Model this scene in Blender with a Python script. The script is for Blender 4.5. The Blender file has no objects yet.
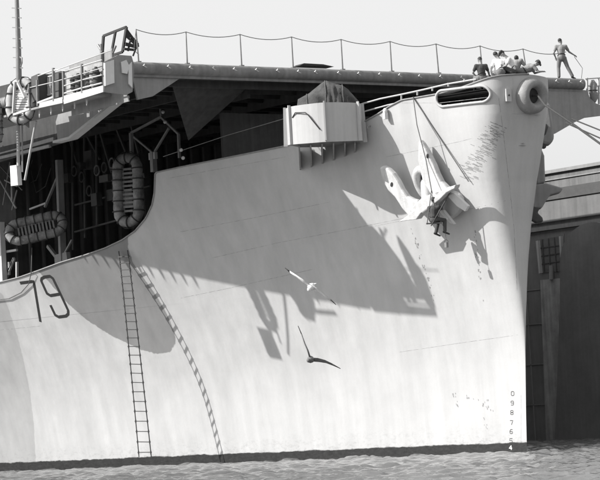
import bpy, bmesh, math, random
import numpy as np
from mathutils import Vector, Matrix
random.seed(7)
SC = bpy.context.scene
COL = SC.collection
# ------------------------------------------------------------------ camera
TH = math.radians(35); F = 2600.0; ROLL = math.radians(3.2); EYE = 1.9; DIST = 100.0
VH = np.array([-math.cos(TH), math.sin(TH), 0.0]); R0 = np.array([math.sin(TH), math.cos(TH), 0.0])
def cam_axes(lat, p):
    fw = math.cos(p)*VH + math.sin(p)*np.array([0, 0, 1.]); u0 = np.cross(R0, fw)
    up = u0*math.cos(ROLL)+R0*math.sin(ROLL); rt = R0*math.cos(ROLL)-u0*math.sin(ROLL)
    pos = -VH*DIST-R0*lat; pos[2] = EYE
    return pos, rt, up, fw
def proj(P, c=None):
    c = c or CAM; d = np.asarray(P, float)-c[0]; z = d @ c[3]
    return 300+F*(d @ c[1])/z, 240-F*(d @ c[2])/z
lat, pit = 8.6, 0.055
for _ in range(30):
    c_ = cam_axes(lat, pit); u_, v_ = proj((0, 0, 0), c_); lat += (527-u_)/F*DIST; pit += (455-v_)/F
CAM = cam_axes(lat, pit)
cd = bpy.data.cameras.new('camera'); cam = bpy.data.objects.new('camera', cd); COL.objects.link(cam)
cd.sensor_width = 36; cd.lens = F/600*36; cd.clip_start = 0.5; cd.clip_end = 20000
m4 = Matrix.Identity(4)
for i in range(3):
    m4[i][0] = CAM[1][i]; m4[i][1] = CAM[2][i]; m4[i][2] = -CAM[3][i]; m4[i][3] = CAM[0][i]
cam.matrix_world = m4; SC.camera = cam
# ------------------------------------------------------------------ light
LT = R0*1.0+VH*0.236+np.array([0, 0, -0.741]); LT /= np.linalg.norm(LT)      # direction the sunlight travels
EL = math.asin(-LT[2]); AZ = math.atan2(-LT[1], -LT[0])
sd = bpy.data.lights.new('sun', 'SUN'); sd.energy = 4.45; sd.angle = math.radians(0.5); sd.color = (1, .985, .965)
sun = bpy.data.objects.new('sun', sd); COL.objects.link(sun)
sun.rotation_euler = Vector(LT).to_track_quat('-Z', 'Y').to_euler(); sun.location = (0, -60, 60)
W = bpy.data.worlds.new('World'); SC.world = W; W.use_nodes = True
nt = W.node_tree; bg = nt.nodes['Background']
sky = nt.nodes.new('ShaderNodeTexSky'); sky.sky_type = 'NISHITA'; sky.sun_disc = False
sky.sun_elevation = EL; sky.sun_rotation = math.pi/2-AZ; sky.air_density = 1.3; sky.dust_density = 4.0; sky.ozone_density = 1
bw = nt.nodes.new('ShaderNodeRGBToBW'); nt.links.new(sky.outputs[0], bw.inputs[0])
ga = nt.nodes.new('ShaderNodeMath'); ga.operation = 'POWER'; ga.inputs[1].default_value = 0.45    # film evens the hazy sky out
nt.links.new(bw.outputs[0], ga.inputs[0])
mu = nt.nodes.new('ShaderNodeMath'); mu.operation = 'MULTIPLY'; mu.inputs[1].default_value = 3.0
nt.links.new(ga.outputs[0], mu.inputs[0]); nt.links.new(mu.outputs[0], bg.inputs[0]); bg.inputs[1].default_value = 0.12
SC.view_settings.view_transform = 'Standard'; SC.view_settings.look = 'None'; SC.view_settings.gamma = 1
SC.view_settings.exposure = 0.58
SC.render.resolution_x = 1024; SC.render.resolution_y = 819

# ------------------------------------------------------------------ rays and planes
def ray(u, v):
    d = CAM[3]+CAM[1]*((u-300)/F)+CAM[2]*((240-v)/F); return CAM[0], d/np.linalg.norm(d)
def at_plane(u, v, n, p0):
    o, d = ray(u, v); n = np.asarray(n, float); return o+d*(((np.asarray(p0)-o) @ n)/(d @ n))
def at_depth(u, v, dep):
    o, d = ray(u, v); return o+d*(dep/(d @ CAM[3]))
def nrm(a): a = np.asarray(a, float); return a/np.linalg.norm(a)
# ------------------------------------------------------------------ hull form
def xs(z): return np.interp(z, [-3, 0, 1.5, 3, 4.5, 6, 7.5, 9, 10.5, 12, 13, 14, 15, 16], [-0.1, 0.0, 0.09, 0.204, 0.336, 0.42, 0.43, 0.48, 0.64, 0.94, 1.19, 1.355, 1.38, 1.459])
def half_breadth(xi, z):
    xi = np.maximum(xi, 0.); tc = np.clip(np.asarray(z)/14.5, 0, 1); q = np.clip((z-2.5)/11, 0, 1); A = 1.6*q*q*(3-2*q)
    return (9.9-.4*tc)*np.sin(np.minimum(xi/(83-39*tc), 1)*math.pi/2)**(1.352-.119*tc)+A*np.sqrt(1-np.exp(-xi/.33))
def hit(u, v):
    o, d = ray(u, v); ts = np.linspace(80, 190, 2201); P = o+d*ts[:, None]
    def f(Q): return (-Q[..., 1]-half_breadth(xs(Q[..., 2])-Q[..., 0], Q[..., 2]) < 0) & (Q[..., 0] < xs(Q[..., 2]))
    ins = f(P); i = int(np.argmax(ins))
    if not ins[i]: return None
    a, b = ts[i-1], ts[i]
    for _ in range(18):
        m = (a+b)/2
        if f(o+d*m): b = m
        else: a = m
    return o+d*b
def hull_normal(P):
    x, z = P[0], P[2]; e = .03
    g = lambda x, z: float(half_breadth(xs(z)-x, z))
    return nrm((-(g(x+e, z)-g(x-e, z))/(2*e), -1, -(g(x, z+e)-g(x, z-e))/(2*e)))
def hp(u, v, off=0.0):
    P = hit(u, v)
    while P is None: u -= .5; P = hit(u, v)
    return P+hull_normal(P)*off if off else P
# ------------------------------------------------------------------ materials
def mat(name, base, rough=.6, var=.12, scale=3.0, bump=.15, metal=0, spec=.4, streak=0, bscale=None):
    m = bpy.data.materials.new(name); m.use_nodes = True; t = m.node_tree; b = t.nodes['Principled BSDF']
    tc = t.nodes.new('ShaderNodeTexCoord')
    n = t.nodes.new('ShaderNodeTexNoise'); n.inputs['Scale'].default_value = scale; n.inputs['Detail'].default_value = 8; n.inputs['Roughness'].default_value = .65
    t.links.new(tc.outputs['Object'], n.inputs['Vector'])
    r = t.nodes.new('ShaderNodeMapRange'); r.inputs[1].default_value = .25; r.inputs[2].default_value = .75
    r.inputs[3].default_value = base*(1-var); r.inputs[4].default_value = base*(1+var)
    t.links.new(n.outputs['Fac'], r.inputs[0]); out = r.outputs[0]
    if streak:
        mp = t.nodes.new('ShaderNodeMapping'); mp.inputs['Scale'].default_value = (2.2, 2.2, .12)
        n2 = t.nodes.new('ShaderNodeTexNoise'); n2.inputs['Scale'].default_value = 2.5; n2.inputs['Detail'].default_value = 6
        t.links.new(tc.outputs['Object'], mp.inputs[0]); t.links.new(mp.outputs[0], n2.inputs['Vector'])
        r2 = t.nodes.new('ShaderNodeMapRange'); r2.inputs[1].default_value = .3; r2.inputs[2].default_value = .7
        r2.inputs[3].default_value = 1-streak; r2.inputs[4].default_value = 1+streak*.4
        t.links.new(n2.outputs['Fac'], r2.inputs[0])
        q = t.nodes.new('ShaderNodeMath'); q.operation = 'MULTIPLY'; t.links.new(out, q.inputs[0]); t.links.new(r2.outputs[0], q.inputs[1]); out = q.outputs[0]
    t.links.new(out, b.inputs['Base Color']); b.inputs['Roughness'].default_value = rough; b.inputs['Metallic'].default_value = metal
    b.inputs['Specular IOR Level'].default_value = spec
    if bump:
        bn = t.nodes.new('ShaderNodeTexNoise'); bn.inputs['Scale'].default_value = bscale or scale*6; bn.inputs['Detail'].default_value = 5
        t.links.new(tc.outputs['Object'], bn.inputs['Vector'])
        bp = t.nodes.new('ShaderNodeBump'); bp.inputs['Strength'].default_value = bump; bp.inputs['Distance'].default_value = .02
        t.links.new(bn.outputs['Fac'], bp.inputs['Height']); t.links.new(bp.outputs[0], b.inputs['Normal'])
    return m
M = dict(
    pale=mat('pale_grey_paint', .42, .55, .06, 2, .1, streak=.08), white=mat('white_paint', .60, .5, .06, 3, .1, streak=.06),
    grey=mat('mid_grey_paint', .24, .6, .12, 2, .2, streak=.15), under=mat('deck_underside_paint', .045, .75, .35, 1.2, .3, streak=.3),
    dark=mat('dark_grey_paint', .07, .7, .2, 2, .2), deck=mat('deck_planking', .12, .8, .2, 2, .3),
    edge=mat('worn_deck_edge_paint', .20, .6, .25, 1.6, .3, streak=.2), black=mat('black_paint', .022, .6, .2, 4, .1),
    canvas_light=mat('light_canvas_screen', .32, .9, .25, 5, .5, bscale=14), cast=mat('cast_bolster_paint', .25, .6, .15, 3, .4, streak=.15), steel=mat('galvanised_steel', .2, .45, .2, 5, .1, metal=.4), rope=mat('manila_rope', .12, .9, .3, 20, .4), darkrope=mat('tarred_rope', .05, .9, .3, 20, .3),
    wood=mat('ladder_wood', .07, .8, .25, 8, .2), canvas=mat('weathered_canvas', .06, .9, .5, 3.2, .6, bscale=14), buoy=mat('raft_canvas', .2, .85, .6, 3, .7),
    buoyl=mat('light_raft_canvas', .36, .85, .2, 4, .4), slat=mat('raft_slats', .2, .8, .2, 6, .2), skin=mat('skin', .24, .5, .08, 8, .05),
    hair=mat('dark_hair', .03, .6, .3, 30, .4), shirtw=mat('white_undershirt', .68, .9, .06, 6, .3, bscale=18), shirtd=mat('dark_work_shirt', .05, .9, .15, 6, .3, bscale=18),
    shirtg=mat('grey_work_shirt', .24, .9, .15, 6, .3, bscale=18), denim=mat('dungarees', .07, .9, .2, 8, .3, bscale=18), denimg=mat('faded_dungarees', .16, .9, .2, 8, .3, bscale=18),
    shoe=mat('shoe_leather', .02, .4, .2, 8, .1), gullw=mat('gull_white_feathers', .72, .8, .06, 9, .3), gullg=mat('gull_grey_feathers', .14, .8, .2, 12, .3), gullb=mat('gull_wing_tip', .02, .8, .2, 9, .2),
    anchor=mat('white_anchor_paint', .50, .6, .16, 3, .5, streak=.2), glass=mat('dark_fitting', .02, .3, .1, 4, 0))
# ------------------------------------------------------------------ mesh builder
class MB:
    def __init__(s): s.v = []; s.f = []; s.sm = []
    def add(s, vs, fs, smooth=False):
        k = len(s.v); s.v += [tuple(map(float, p)) for p in vs]; s.f += [tuple(i+k for i in f) for f in fs]; s.sm += [smooth]*len(fs)
    def box(s, c, size, ax=None):
        c = np.asarray(c, float); A = ax if ax is not None else np.eye(3); h = np.asarray(size, float)/2
        vs = [c+A[0]*(i*h[0])+A[1]*(j*h[1])+A[2]*(k*h[2]) for i in (-1, 1) for j in (-1, 1) for k in (-1, 1)]
        s.add(vs, [(0, 1, 3, 2), (4, 6, 7, 5), (0, 4, 5, 1), (2, 3, 7, 6), (0, 2, 6, 4), (1, 5, 7, 3)]); return s
    def bar(s, a, b, w, h=None, up=(0, 0, 1)):
        a = np.asarray(a, float); b = np.asarray(b, float); d = nrm(b-a); x = np.cross(d, up)
        if np.linalg.norm(x) < 1e-3: x = np.cross(d, (1, 0, 0))
        x = nrm(x); y = np.cross(x, d); s.box((a+b)/2, (np.linalg.norm(b-a), w, h or w), [d, x, y]); return s
    def tube(s, pts, r, n=8, closed=False, cap=True):
        P = [np.asarray(p, float) for p in pts]; m = len(P); R = r if hasattr(r, '__len__') else [r]*m
        vs = []; X = None
        for i in range(m):
            if closed: d = P[(i+1) % m]-P[i-1]
            else: d = P[min(i+1, m-1)]-P[max(i-1, 0)]
            d = nrm(d)
            if X is None:
                X = np.cross(d, (0, 0, 1)); X = np.cross(d, (1, 0, 0)) if np.linalg.norm(X) < .05 else X
            X = nrm(X-d*(X @ d)); Y = np.cross(d, X)
            vs += [P[i]+(X*math.cos(a)+Y*math.sin(a))*R[i] for a in (2*math.pi*k/n for k in range(n))]
        fs = []
        for i in range(m if closed else m-1):
            j = (i+1) % m
            fs += [(i*n+k, i*n+(k+1) % n, j*n+(k+1) % n, j*n+k) for k in range(n)]
        s.add(vs, fs, True)
        if cap and not closed:
            s.add(vs[:n], [tuple(range(n))[::-1]]); s.add(vs[-n:], [tuple(range(n))])
        return s
    def prism(s, poly, n, th):
        n = np.asarray(n, float)*th; k = len(poly); P = [np.asarray(p, float) for p in poly]
        s.add([p+n/2 for p in P]+[p-n/2 for p in P], [tuple(range(k)), tuple(range(2*k-1, k-1, -1))]+[(i, k+i, k+(i+1) % k, (i+1) % k) for i in range(k)]); return s
    def ball(s, c, r, n=10, ax=None):
        c = np.asarray(c, float); r = np.asarray(r if hasattr(r, '__len__') else (r, r, r), float); A = np.array(ax) if ax is not None else np.eye(3); vs = []; m = n//2+1
        for i in range(m+1):
            t = math.pi*i/m
            for k in range(n):
                a = 2*math.pi*k/n; q = np.array((math.sin(t)*math.cos(a), math.sin(t)*math.sin(a), math.cos(t)))*r; vs.append(c+q @ A)
        s.add(vs, [(i*n+k, i*n+(k+1) % n, (i+1)*n+(k+1) % n, (i+1)*n+k) for i in range(m) for k in range(n)], True); return s
    def cone(s, a, b, ra, rb, n=12):
        a = np.asarray(a, float); b = np.asarray(b, float); d = nrm(b-a); L = np.linalg.norm(b-a)
        pts = [a-d*ra*math.cos(t) for t in (.25, .6, 1.1)]; rr = [ra*math.sin(t) for t in (.25, .6, 1.1)]
        pts += [a+d*L*k/4 for k in range(5)]; rr += [ra+(rb-ra)*k/4 for k in range(5)]
        pts += [b+d*rb*math.cos(t) for t in (1.1, .6, .25)]; rr += [rb*math.sin(t) for t in (1.1, .6, .25)]
        s.tube(pts, rr, n); return s
    def mesh(s, name, m, origin=(0, 0, 0)):
        me = bpy.data.meshes.new(name); o = np.asarray(origin, float)
        me.from_pydata([tuple(np.asarray(p)-o) for p in s.v], [], s.f); me.polygons.foreach_set('use_smooth', s.sm)
        bm = bmesh.new(); bm.from_mesh(me); bmesh.ops.recalc_face_normals(bm, faces=bm.faces); bm.to_mesh(me); bm.free()
        if m: me.materials.append(M[m] if isinstance(m, str) else m)
        return me
    def build(s, name, m, parent=None, origin=(0, 0, 0), **kw):
        """vertices are in world space; origin = the parent's location"""
        o = bpy.data.objects.new(name, s.mesh(name, m, origin)); COL.objects.link(o); o.parent = parent
        for k, q in kw.items(): o[k] = q
        return o
def thing(name, label, cat, loc=(0, 0, 0), group=None):
    o = bpy.data.objects.new(name, None); COL.objects.link(o); o.location = tuple(map(float, loc)); o['label'] = label; o['category'] = cat
    if group: o['group'] = group
    return o
def inst(name, me, parent, loc, rot=None):
    o = bpy.data.objects.new(name, me); COL.objects.link(o); o.parent = parent; o.location = tuple(map(float, loc))
    if rot is not None: o.rotation_euler = rot
    return o
def bevel(o, w, seg=2):
    b = o.modifiers.new('bevel', 'BEVEL'); b.width = w; b.segments = seg; b.limit_method = 'ANGLE'; b.angle_limit = math.radians(40); return o
def dens(px, step=3.0, closed=False):
    out = []; L = list(px)+([px[0]] if closed else [])
    for a, b in zip(L[:-1], L[1:]):
        n = max(1, int(math.hypot(b[0]-a[0], b[1]-a[1])/step))
        out += [(a[0]+(b[0]-a[0])*k/n, a[1]+(b[1]-a[1])*k/n) for k in range(n)]
    return out if closed else out+[L[-1]]
def hull_ribbon(mb, px, w, off=.006, step=3.0):
    pts = dens(px, step); P = [hp(*p) for p in pts]; N = [hull_normal(p) for p in P]; k = len(P); vs = []
    for i in range(k):
        d = nrm(P[min(i+1, k-1)]-P[max(i-1, 0)]); s = nrm(np.cross(N[i], d))*w/2; ext = 0
        q = P[i]+(d*w*.3 if i == k-1 else (-d*w*.3 if i == 0 else 0))
        vs += [q+s-N[i]*.01, q+s+N[i]*off, q-s+N[i]*off, q-s-N[i]*.01]
    mb.add(vs, [(4*i+j, 4*i+j+1, 4*i+j+5, 4*i+j+4) for i in range(k-1) for j in range(3)])
    mb.add(vs[:4], [(0, 1, 2, 3)]); mb.add(vs[-4:], [(3, 2, 1, 0)])
# ------------------------------------------------------------------ hull
ship = thing('aircraft_carrier', 'dazzle painted escort carrier with the number 79 on its bow, open below the flight deck', 'warship')
OUT = [(-220, 322), (-60, 293), (0, 282), (20, 277), (37, 271), (60, 262.5), (85, 255), (105, 248), (122, 240), (135, 231), (146, 218), (152, 205), (154.4, 193), (154.8, 183), (155.2, 172.5),
       (180, 167), (230, 157), (285, 146), (330, 134), (362, 123), (378, 114), (390, 106), (402, 100), (420, 97), (440, 93.5), (460, 88), (478, 81.5), (490, 77.5), (500, 75.5), (515, 74.5), (530, 74)]
rim = [(hp(*p)) for p in dens(OUT, 1.5)]
rxi = np.array([xs(p[2])-p[0] for p in rim]); rz = np.array([p[2] for p in rim])
keep = [0]
for i in range(1, len(rxi)):
    if rxi[i] < rxi[keep[-1]]-1e-3: keep.append(i)
rxi, rz = rxi[keep][::-1], rz[keep][::-1]; rxi = np.concatenate([[0], rxi]); rz = np.concatenate([[rz[0]], rz])
def ztop(xi): return np.interp(xi, rxi, rz)
xi_g = np.concatenate([np.array([0, .002, .01, .03, .06, .1, .15, .2, .27, .35, .44]), np.arange(.53, 15.2, .085), np.arange(15.2, 17.8, .03), np.arange(17.8, 34, .085), np.arange(34, 80, .8)])
nz = 190; NX = len(xi_g)
tz = np.linspace(0, 1, nz); zt = ztop(xi_g)
Z = -1.5+(zt+1.5)[:, None]*tz[None, :]; XI = np.repeat(xi_g[:, None], nz, 1)
X = xs(Z)-XI; B = half_breadth(XI, Z)
# stadium shaped fairlead opening near the top of the bow
FA, FB = hp(443, 98.5), hp(481.5, 94)
def fair_dist(P):
    a, b = FA[[0, 2]], FB[[0, 2]]; p = np.stack([P[0], P[1]], -1); ab = b-a; t = np.clip(((p-a) @ ab)/(ab @ ab), 0, 1)
    return np.linalg.norm(p-(a+t[..., None]*ab), axis=-1)
cen_x = (X[:-1, :-1]+X[1:, 1:])/2; cen_z = (Z[:-1, :-1]+Z[1:, 1:])/2
FR = .29
hole = fair_dist((cen_x, cen_z)) < FR
idx = np.arange(NX*nz).reshape(NX, nz)
quads = np.stack([idx[:-1, :-1], idx[1:, :-1], idx[1:, 1:], idx[:-1, 1:]], -1)
qs = quads[~hole]; qp = quads[cen_z < 30] if False else quads.reshape(-1, 4)
Vs = np.stack([X, -B, Z], -1).reshape(-1, 3); Vp = np.stack([X, B, Z], -1).reshape(-1, 3)
# the port side has the same cut-outs, but no fairlead hole is in view
allv = np.concatenate([Vs, Vp]); allf = np.concatenate([qs, qp[:, ::-1]+len(Vs)])
me = bpy.data.meshes.new('hull'); me.from_pydata(allv.tolist(), [], allf.tolist()); me.polygons.foreach_set('use_smooth', [True]*len(me.polygons))
def sdf(poly_px, densify=6):
    pts = [hp(*p) for p in dens(poly_px, densify, True)]
    q = np.array([(xs(p[2])-p[0], p[2]) for p in pts]); P = np.stack([XI.ravel(), Z.ravel()], -1)
    dmin = np.full(len(P), 1e9); inside = np.zeros(len(P), bool); n = len(q)
    for i in range(n):
        a, b = q[i], q[(i+1) % n]; ab = b-a; t = np.clip(((P-a) @ ab)/(ab @ ab+1e-12), 0, 1)
        dmin = np.minimum(dmin, np.hypot(*(P-a-t[:, None]*ab).T))
        c = (a[1] > P[:, 1]) != (b[1] > P[:, 1]); xx = a[0]+(P[:, 1]-a[1])*(b[0]-a[0])/(b[1]-a[1]+1e-12); inside ^= c & (P[:, 0] < xx)
    return np.where(inside, dmin, -dmin)
CA = [(20, 262), (34, 267), (50, 283), (67, 303), (87, 320), (110, 335), (127, 343), (143, 350.5), (158, 354), (170, 352), (176, 343), (174, 331), (167, 314), (157, 297), (143, 277), (133, 263), (128, 247), (128, 225), (60, 240)]
CB = [(-4, 288), (3, 295), (9, 310), (17, 334), (24, 362), (30, 392), (34, 425), (36, 468), (36, 474), (-210, 474), (-210, 300)]
sa = sdf(CA); sb = sdf(CB)
for nm, arr in (('camo_one', sa), ('camo_two', sb)):
    at = me.attributes.new(nm, 'FLOAT', 'POINT'); at.data.foreach_set('value', np.concatenate([arr, np.full(len(Vp), -5.)]).astype(np.float32))
hull = bpy.data.objects.new('hull', me); COL.objects.link(hull); hull.parent = ship
# hull paint
hm = bpy.data.materials.new('hull_paint'); hm.use_nodes = True; t = hm.node_tree; L = t.links; b = t.nodes['Principled BSDF']
def N_(ty, **k):
    n = t.nodes.new(ty)
    for a, v in k.items(): setattr(n, a, v)
    return n
def val(sock): return sock
def noise(scale, det=6, rough=.6, mp=None):
    n = N_('ShaderNodeTexNoise'); n.inputs['Scale'].default_value = scale; n.inputs['Detail'].default_value = det; n.inputs['Roughness'].default_value = rough
    if mp:
        q = N_('ShaderNodeMapping'); q.inputs['Scale'].default_value = mp; L.new(geo.outputs['Position'], q.inputs[0]); L.new(q.outputs[0], n.inputs['Vector'])
    else: L.new(geo.outputs['Position'], n.inputs['Vector'])
    return n.outputs['Fac']
def rng(s, a, b_, c, d):
    r = N_('ShaderNodeMapRange'); L.new(s, r.inputs[0])
    for i, q in enumerate((a, b_, c, d)): r.inputs[i+1].default_value = q
    return r.outputs[0]
def mth(op, a, b_):
    r = N_('ShaderNodeMath', operation=op)
    for i, q in enumerate((a, b_)):
        if isinstance(q, (int, float)): r.inputs[i].default_value = q
        else: L.new(q, r.inputs[i])
    return r.outputs[0]
def mixf(f, a, b_):
    r = N_('ShaderNodeMix', data_type='FLOAT')
    for i, q in zip((0, 2, 3), (f, a, b_)):
        if isinstance(q, (int, float)): r.inputs[i].default_value = q
        else: L.new(q, r.inputs[i])
    return r.outputs[0]
geo = N_('ShaderNodeNewGeometry'); sep = N_('ShaderNodeSeparateXYZ'); L.new(geo.outputs['Position'], sep.inputs[0])
a1 = N_('ShaderNodeAttribute', attribute_name='camo_one'); a2 = N_('ShaderNodeAttribute', attribute_name='camo_two')
wob = rng(noise(5), .3, .7, -.03, .03)
f1 = rng(mth('ADD', a1.outputs['Fac'], wob), -.02, .02, 0, 1); f2 = rng(mth('ADD', a2.outputs['Fac'], wob), -.02, .02, 0, 1)
basec = mixf(f1, mixf(f2, .44, .34), .21)
mott = rng(noise(.55, 7), .3, .7, .93, 1.05); fine = rng(noise(24, 5, .8), .3, .7, .955, 1.045); strk = rng(noise(1.0, 6, .6, (1.6, 1.6, .1)), .35, .7, 1.03, .89)
col = mth('MULTIPLY', mth('MULTIPLY', basec, mott), mth('MULTIPLY', fine, strk))
# specks and scuffs
sp = rng(noise(6.5, 9, .75), .70, .735, 0, .6); sp2 = mth('MULTIPLY', sp, rng(noise(.45, 2), .48, .62, 0, 1))
col = mixf(sp2, col, .16)
# grime climbing from the waterline
zz = sep.outputs['Z']; edge = mth('ADD', zz, rng(noise(1.6, 9, .6, (1, 1, 3)), .25, .75, -.05, .05))
lowmask = mth('MULTIPLY', rng(zz, .4, 1.35, 1, 0), rng(noise(3.5, 9, .8, (1, 1, 1.8)), .50, .66, 0, .7)); col = mixf(lowmask, col, .2)
bootn = rng(noise(4.5, 9, .8, (1, 1, 2.5)), .3, .7, .008, .04)
boot = rng(mth('SUBTRACT', edge, rng(sep.outputs['X'], -30, 0, .55, .50)), -.02, .02, 1, 0); col = mixf(boot, col, bootn)
L.new(col, b.inputs['Base Color']); b.inputs['Roughness'].default_value = .62; b.inputs['Specular IOR Level'].default_value = .25
bp = N_('ShaderNodeBump'); bp.inputs['Strength'].default_value = .5; bp.inputs['Distance'].default_value = .05
wv = N_('ShaderNodeTexWave', wave_type='BANDS', bands_direction='X'); wv.inputs['Scale'].default_value = .42; wv.inputs['Distortion'].default_value = 1.2; wv.inputs['Detail'].default_value = 1; L.new(geo.outputs['Position'], wv.inputs['Vector'])
wz = N_('ShaderNodeTexWave', wave_type='BANDS', bands_direction='Z'); wz.inputs['Scale'].default_value = .16; wz.inputs['Distortion'].default_value = .6; L.new(geo.outputs['Position'], wz.inputs['Vector'])
L.new(mth('ADD', mth('ADD', mth('MULTIPLY', wv.outputs['Fac'], .16), mth('MULTIPLY', wz.outputs['Fac'], .2)), mth('ADD', noise(.75, 3, .5), mth('MULTIPLY', noise(14, 5), .05))), bp.inputs['Height']); L.new(bp.outputs[0], b.inputs['Normal'])
me.materials.append(hm)
# edge rim, cap rail
def smooth_rim(a, b_): return [p for p in rim][a:b_]
mb = MB(); rimo = [p+hull_normal(p)*.012 for p in rim[::2]]; mb.tube(rimo, .035, 6); mb.build('edge_moulding', 'grey', ship)
mb = MB(); cap = [p for p in rim if p[0] > -14.2]; inn = []
for p in cap:
    n = hull_normal(p); n[2] = 0; n = nrm(n); q = p-n*.34; q[1] = min(q[1], -.001); inn.append(q)
k = len(cap)
mb.add([p+np.array((0, 0, .02)) for p in cap]+[q+np.array((0, 0, .02)) for q in inn]+[p-np.array((0, 0, .03)) for p in cap]+[q-np.array((0, 0, .03)) for q in inn],
       [(i, i+1, k+i+1, k+i) for i in range(k-1)]+[(2*k+i, 3*k+i, 3*k+i+1, 2*k+i+1) for i in range(k-1)]+[(k+i, k+i+1, 3*k+i+1, 3*k+i) for i in range(k-1)])
mb.build('cap_rail', 'pale', ship)
# fairlead rim
loop = []
ab = nrm((FB-FA)[[0, 2]]); pe = np.array((-ab[1], ab[0]))
for i in range(64):
    a = 2*math.pi*i/64; cc = (FB if math.cos(a) > 0 else FA)[[0, 2]]
    q = cc+(ab*math.cos(a)+pe*math.sin(a))*(FR+.02)
    loop.append(np.array((q[0], -float(half_breadth(xs(q[1])-q[0], q[1])), q[1])))
lp = []
for i in range(64):
    a_, b_ = loop[i], loop[(i+1) % 64]; n = max(1, int(np.linalg.norm(b_-a_)/.08))
    for j in range(n):
        q = a_+(b_-a_)*j/n; q[1] = -float(half_breadth(xs(q[2])-q[0], q[2])); lp.append(q+hull_normal(q)*.03)
MB().tube(lp, .055, 8, closed=True).build('fairlead_rim', 'pale', ship)
# decks inside
def deck_sheet(x0, x1, z, n, name, m, th=.08):
    mb = MB(); q = np.linspace(x0, x1, n); vs = []
    for x in q:
        w = float(half_breadth(float(xs(z))-x, z))-.03; vs += [(x, -w, z), (x, w, z), (x, -w, z-th), (x, w, z-th)]
    mb.add(vs, [(4*i, 4*i+1, 4*i+5, 4*i+4) for i in range(n-1)]+[(4*i+2, 4*i+6, 4*i+7, 4*i+3) for i in range(n-1)]); return mb.build(name, m, ship)
deck_sheet(.95, float(hp(156, 190)[0])+.35, 11.9, 60, 'forecastle_deck', 'dark'); deck_sheet(float(hp(156, 190)[0])+.35, -60, 7.2, 60, 'main_deck', 'dark')
deck_sheet(.70, -3.2, 14.0, 40, 'bow_platform', 'grey')
MB().prism([(-3.3, -1.2, 12.95), (.1, -.9, 12.95), (.1, 1.2, 12.95), (-3.3, 1.2, 12.95)], (0, 0, 1), 2.0).build('fairlead_dark_backing', 'under', ship)  # dark block added behind the fairlead to make its opening look shaded
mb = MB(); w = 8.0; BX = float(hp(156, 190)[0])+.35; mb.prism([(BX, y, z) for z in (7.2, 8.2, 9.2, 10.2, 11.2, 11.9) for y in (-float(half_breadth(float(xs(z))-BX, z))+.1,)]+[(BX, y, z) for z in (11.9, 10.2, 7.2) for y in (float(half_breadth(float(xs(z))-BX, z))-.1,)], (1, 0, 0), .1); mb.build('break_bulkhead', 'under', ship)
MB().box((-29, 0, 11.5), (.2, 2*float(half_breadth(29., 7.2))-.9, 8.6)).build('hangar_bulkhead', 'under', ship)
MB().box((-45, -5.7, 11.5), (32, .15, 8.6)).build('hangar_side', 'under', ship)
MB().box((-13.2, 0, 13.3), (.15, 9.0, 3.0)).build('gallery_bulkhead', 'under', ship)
# ------------------------------------------------------------------ flight deck
FX = -10.0; FW = 10.75; FP = 12.8; FM = (FP-FW)/2; FZ = 16.3; CW = 12.75; CZ = 14.95
MB().box(((FX-80)/2, FM, FZ-.14), (80+FX, FW+FP, .28)).build('flight_deck', 'deck', ship)
mb = MB(); r = .25; prof = [(0, 0)]+[(r*.9*math.sin(a), -r+r*math.cos(a)) for a in np.linspace(0, math.pi, 13)]+[(0, -2*r)]
mb.tube([(FX, -FW, FZ-r), (FX, FP, FZ-r)], r, 20); mb.box((FX-.02, FM, FZ-.53), (.12, FW+FP-.1, .14)); mb.build('rounded_deck_edge', 'edge', ship)
for ys in (-1, 1):
    yy = -FW if ys < 0 else FP; MB().tube([(FX-.2, yy, FZ-r), (-80, yy, FZ-r)], .22, 12).build('side_deck_edge', 'edge', ship)
clip = MB(); clip.box((0, 0, 0), (.04, .26, .035)); clip.box((.0, .12, -.04), (.035, .035, .1)); clip.box((0, -.1, .04), (.03, .035, .07))
clm = clip.mesh('edge_clip', 'white')
for u in [145, 169, 191, 214, 235, 257, 278, 299, 316, 339, 359, 380, 400, 420, 441, 462, 557, 570, 582]:
    y = at_plane(u, 60+u*.04, (1, 0, 0), (FX+.2, 0, 0))[1]
    inst('edge_clip', clm, ship, (FX+.24, min(y, FP-.2), FZ-.22), (random.uniform(-.5, -.3), .4, 0))
# girders and gallery below the deck
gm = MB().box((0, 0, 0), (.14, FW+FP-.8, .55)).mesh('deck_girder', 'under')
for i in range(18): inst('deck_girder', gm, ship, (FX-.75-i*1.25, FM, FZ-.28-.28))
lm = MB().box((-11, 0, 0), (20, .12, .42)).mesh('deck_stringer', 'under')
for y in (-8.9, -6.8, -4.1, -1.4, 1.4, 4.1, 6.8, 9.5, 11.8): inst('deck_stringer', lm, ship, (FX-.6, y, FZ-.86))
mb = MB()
mb.prism([(FX-.5, -4.4, FZ-.4), (FX-.5, -8.6, FZ-.4), (FX-3.4, -6.0, FZ-2.6)], (1, 0, 1), .1); mb.build('sloping_bracket_plate', 'under', ship)
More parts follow.
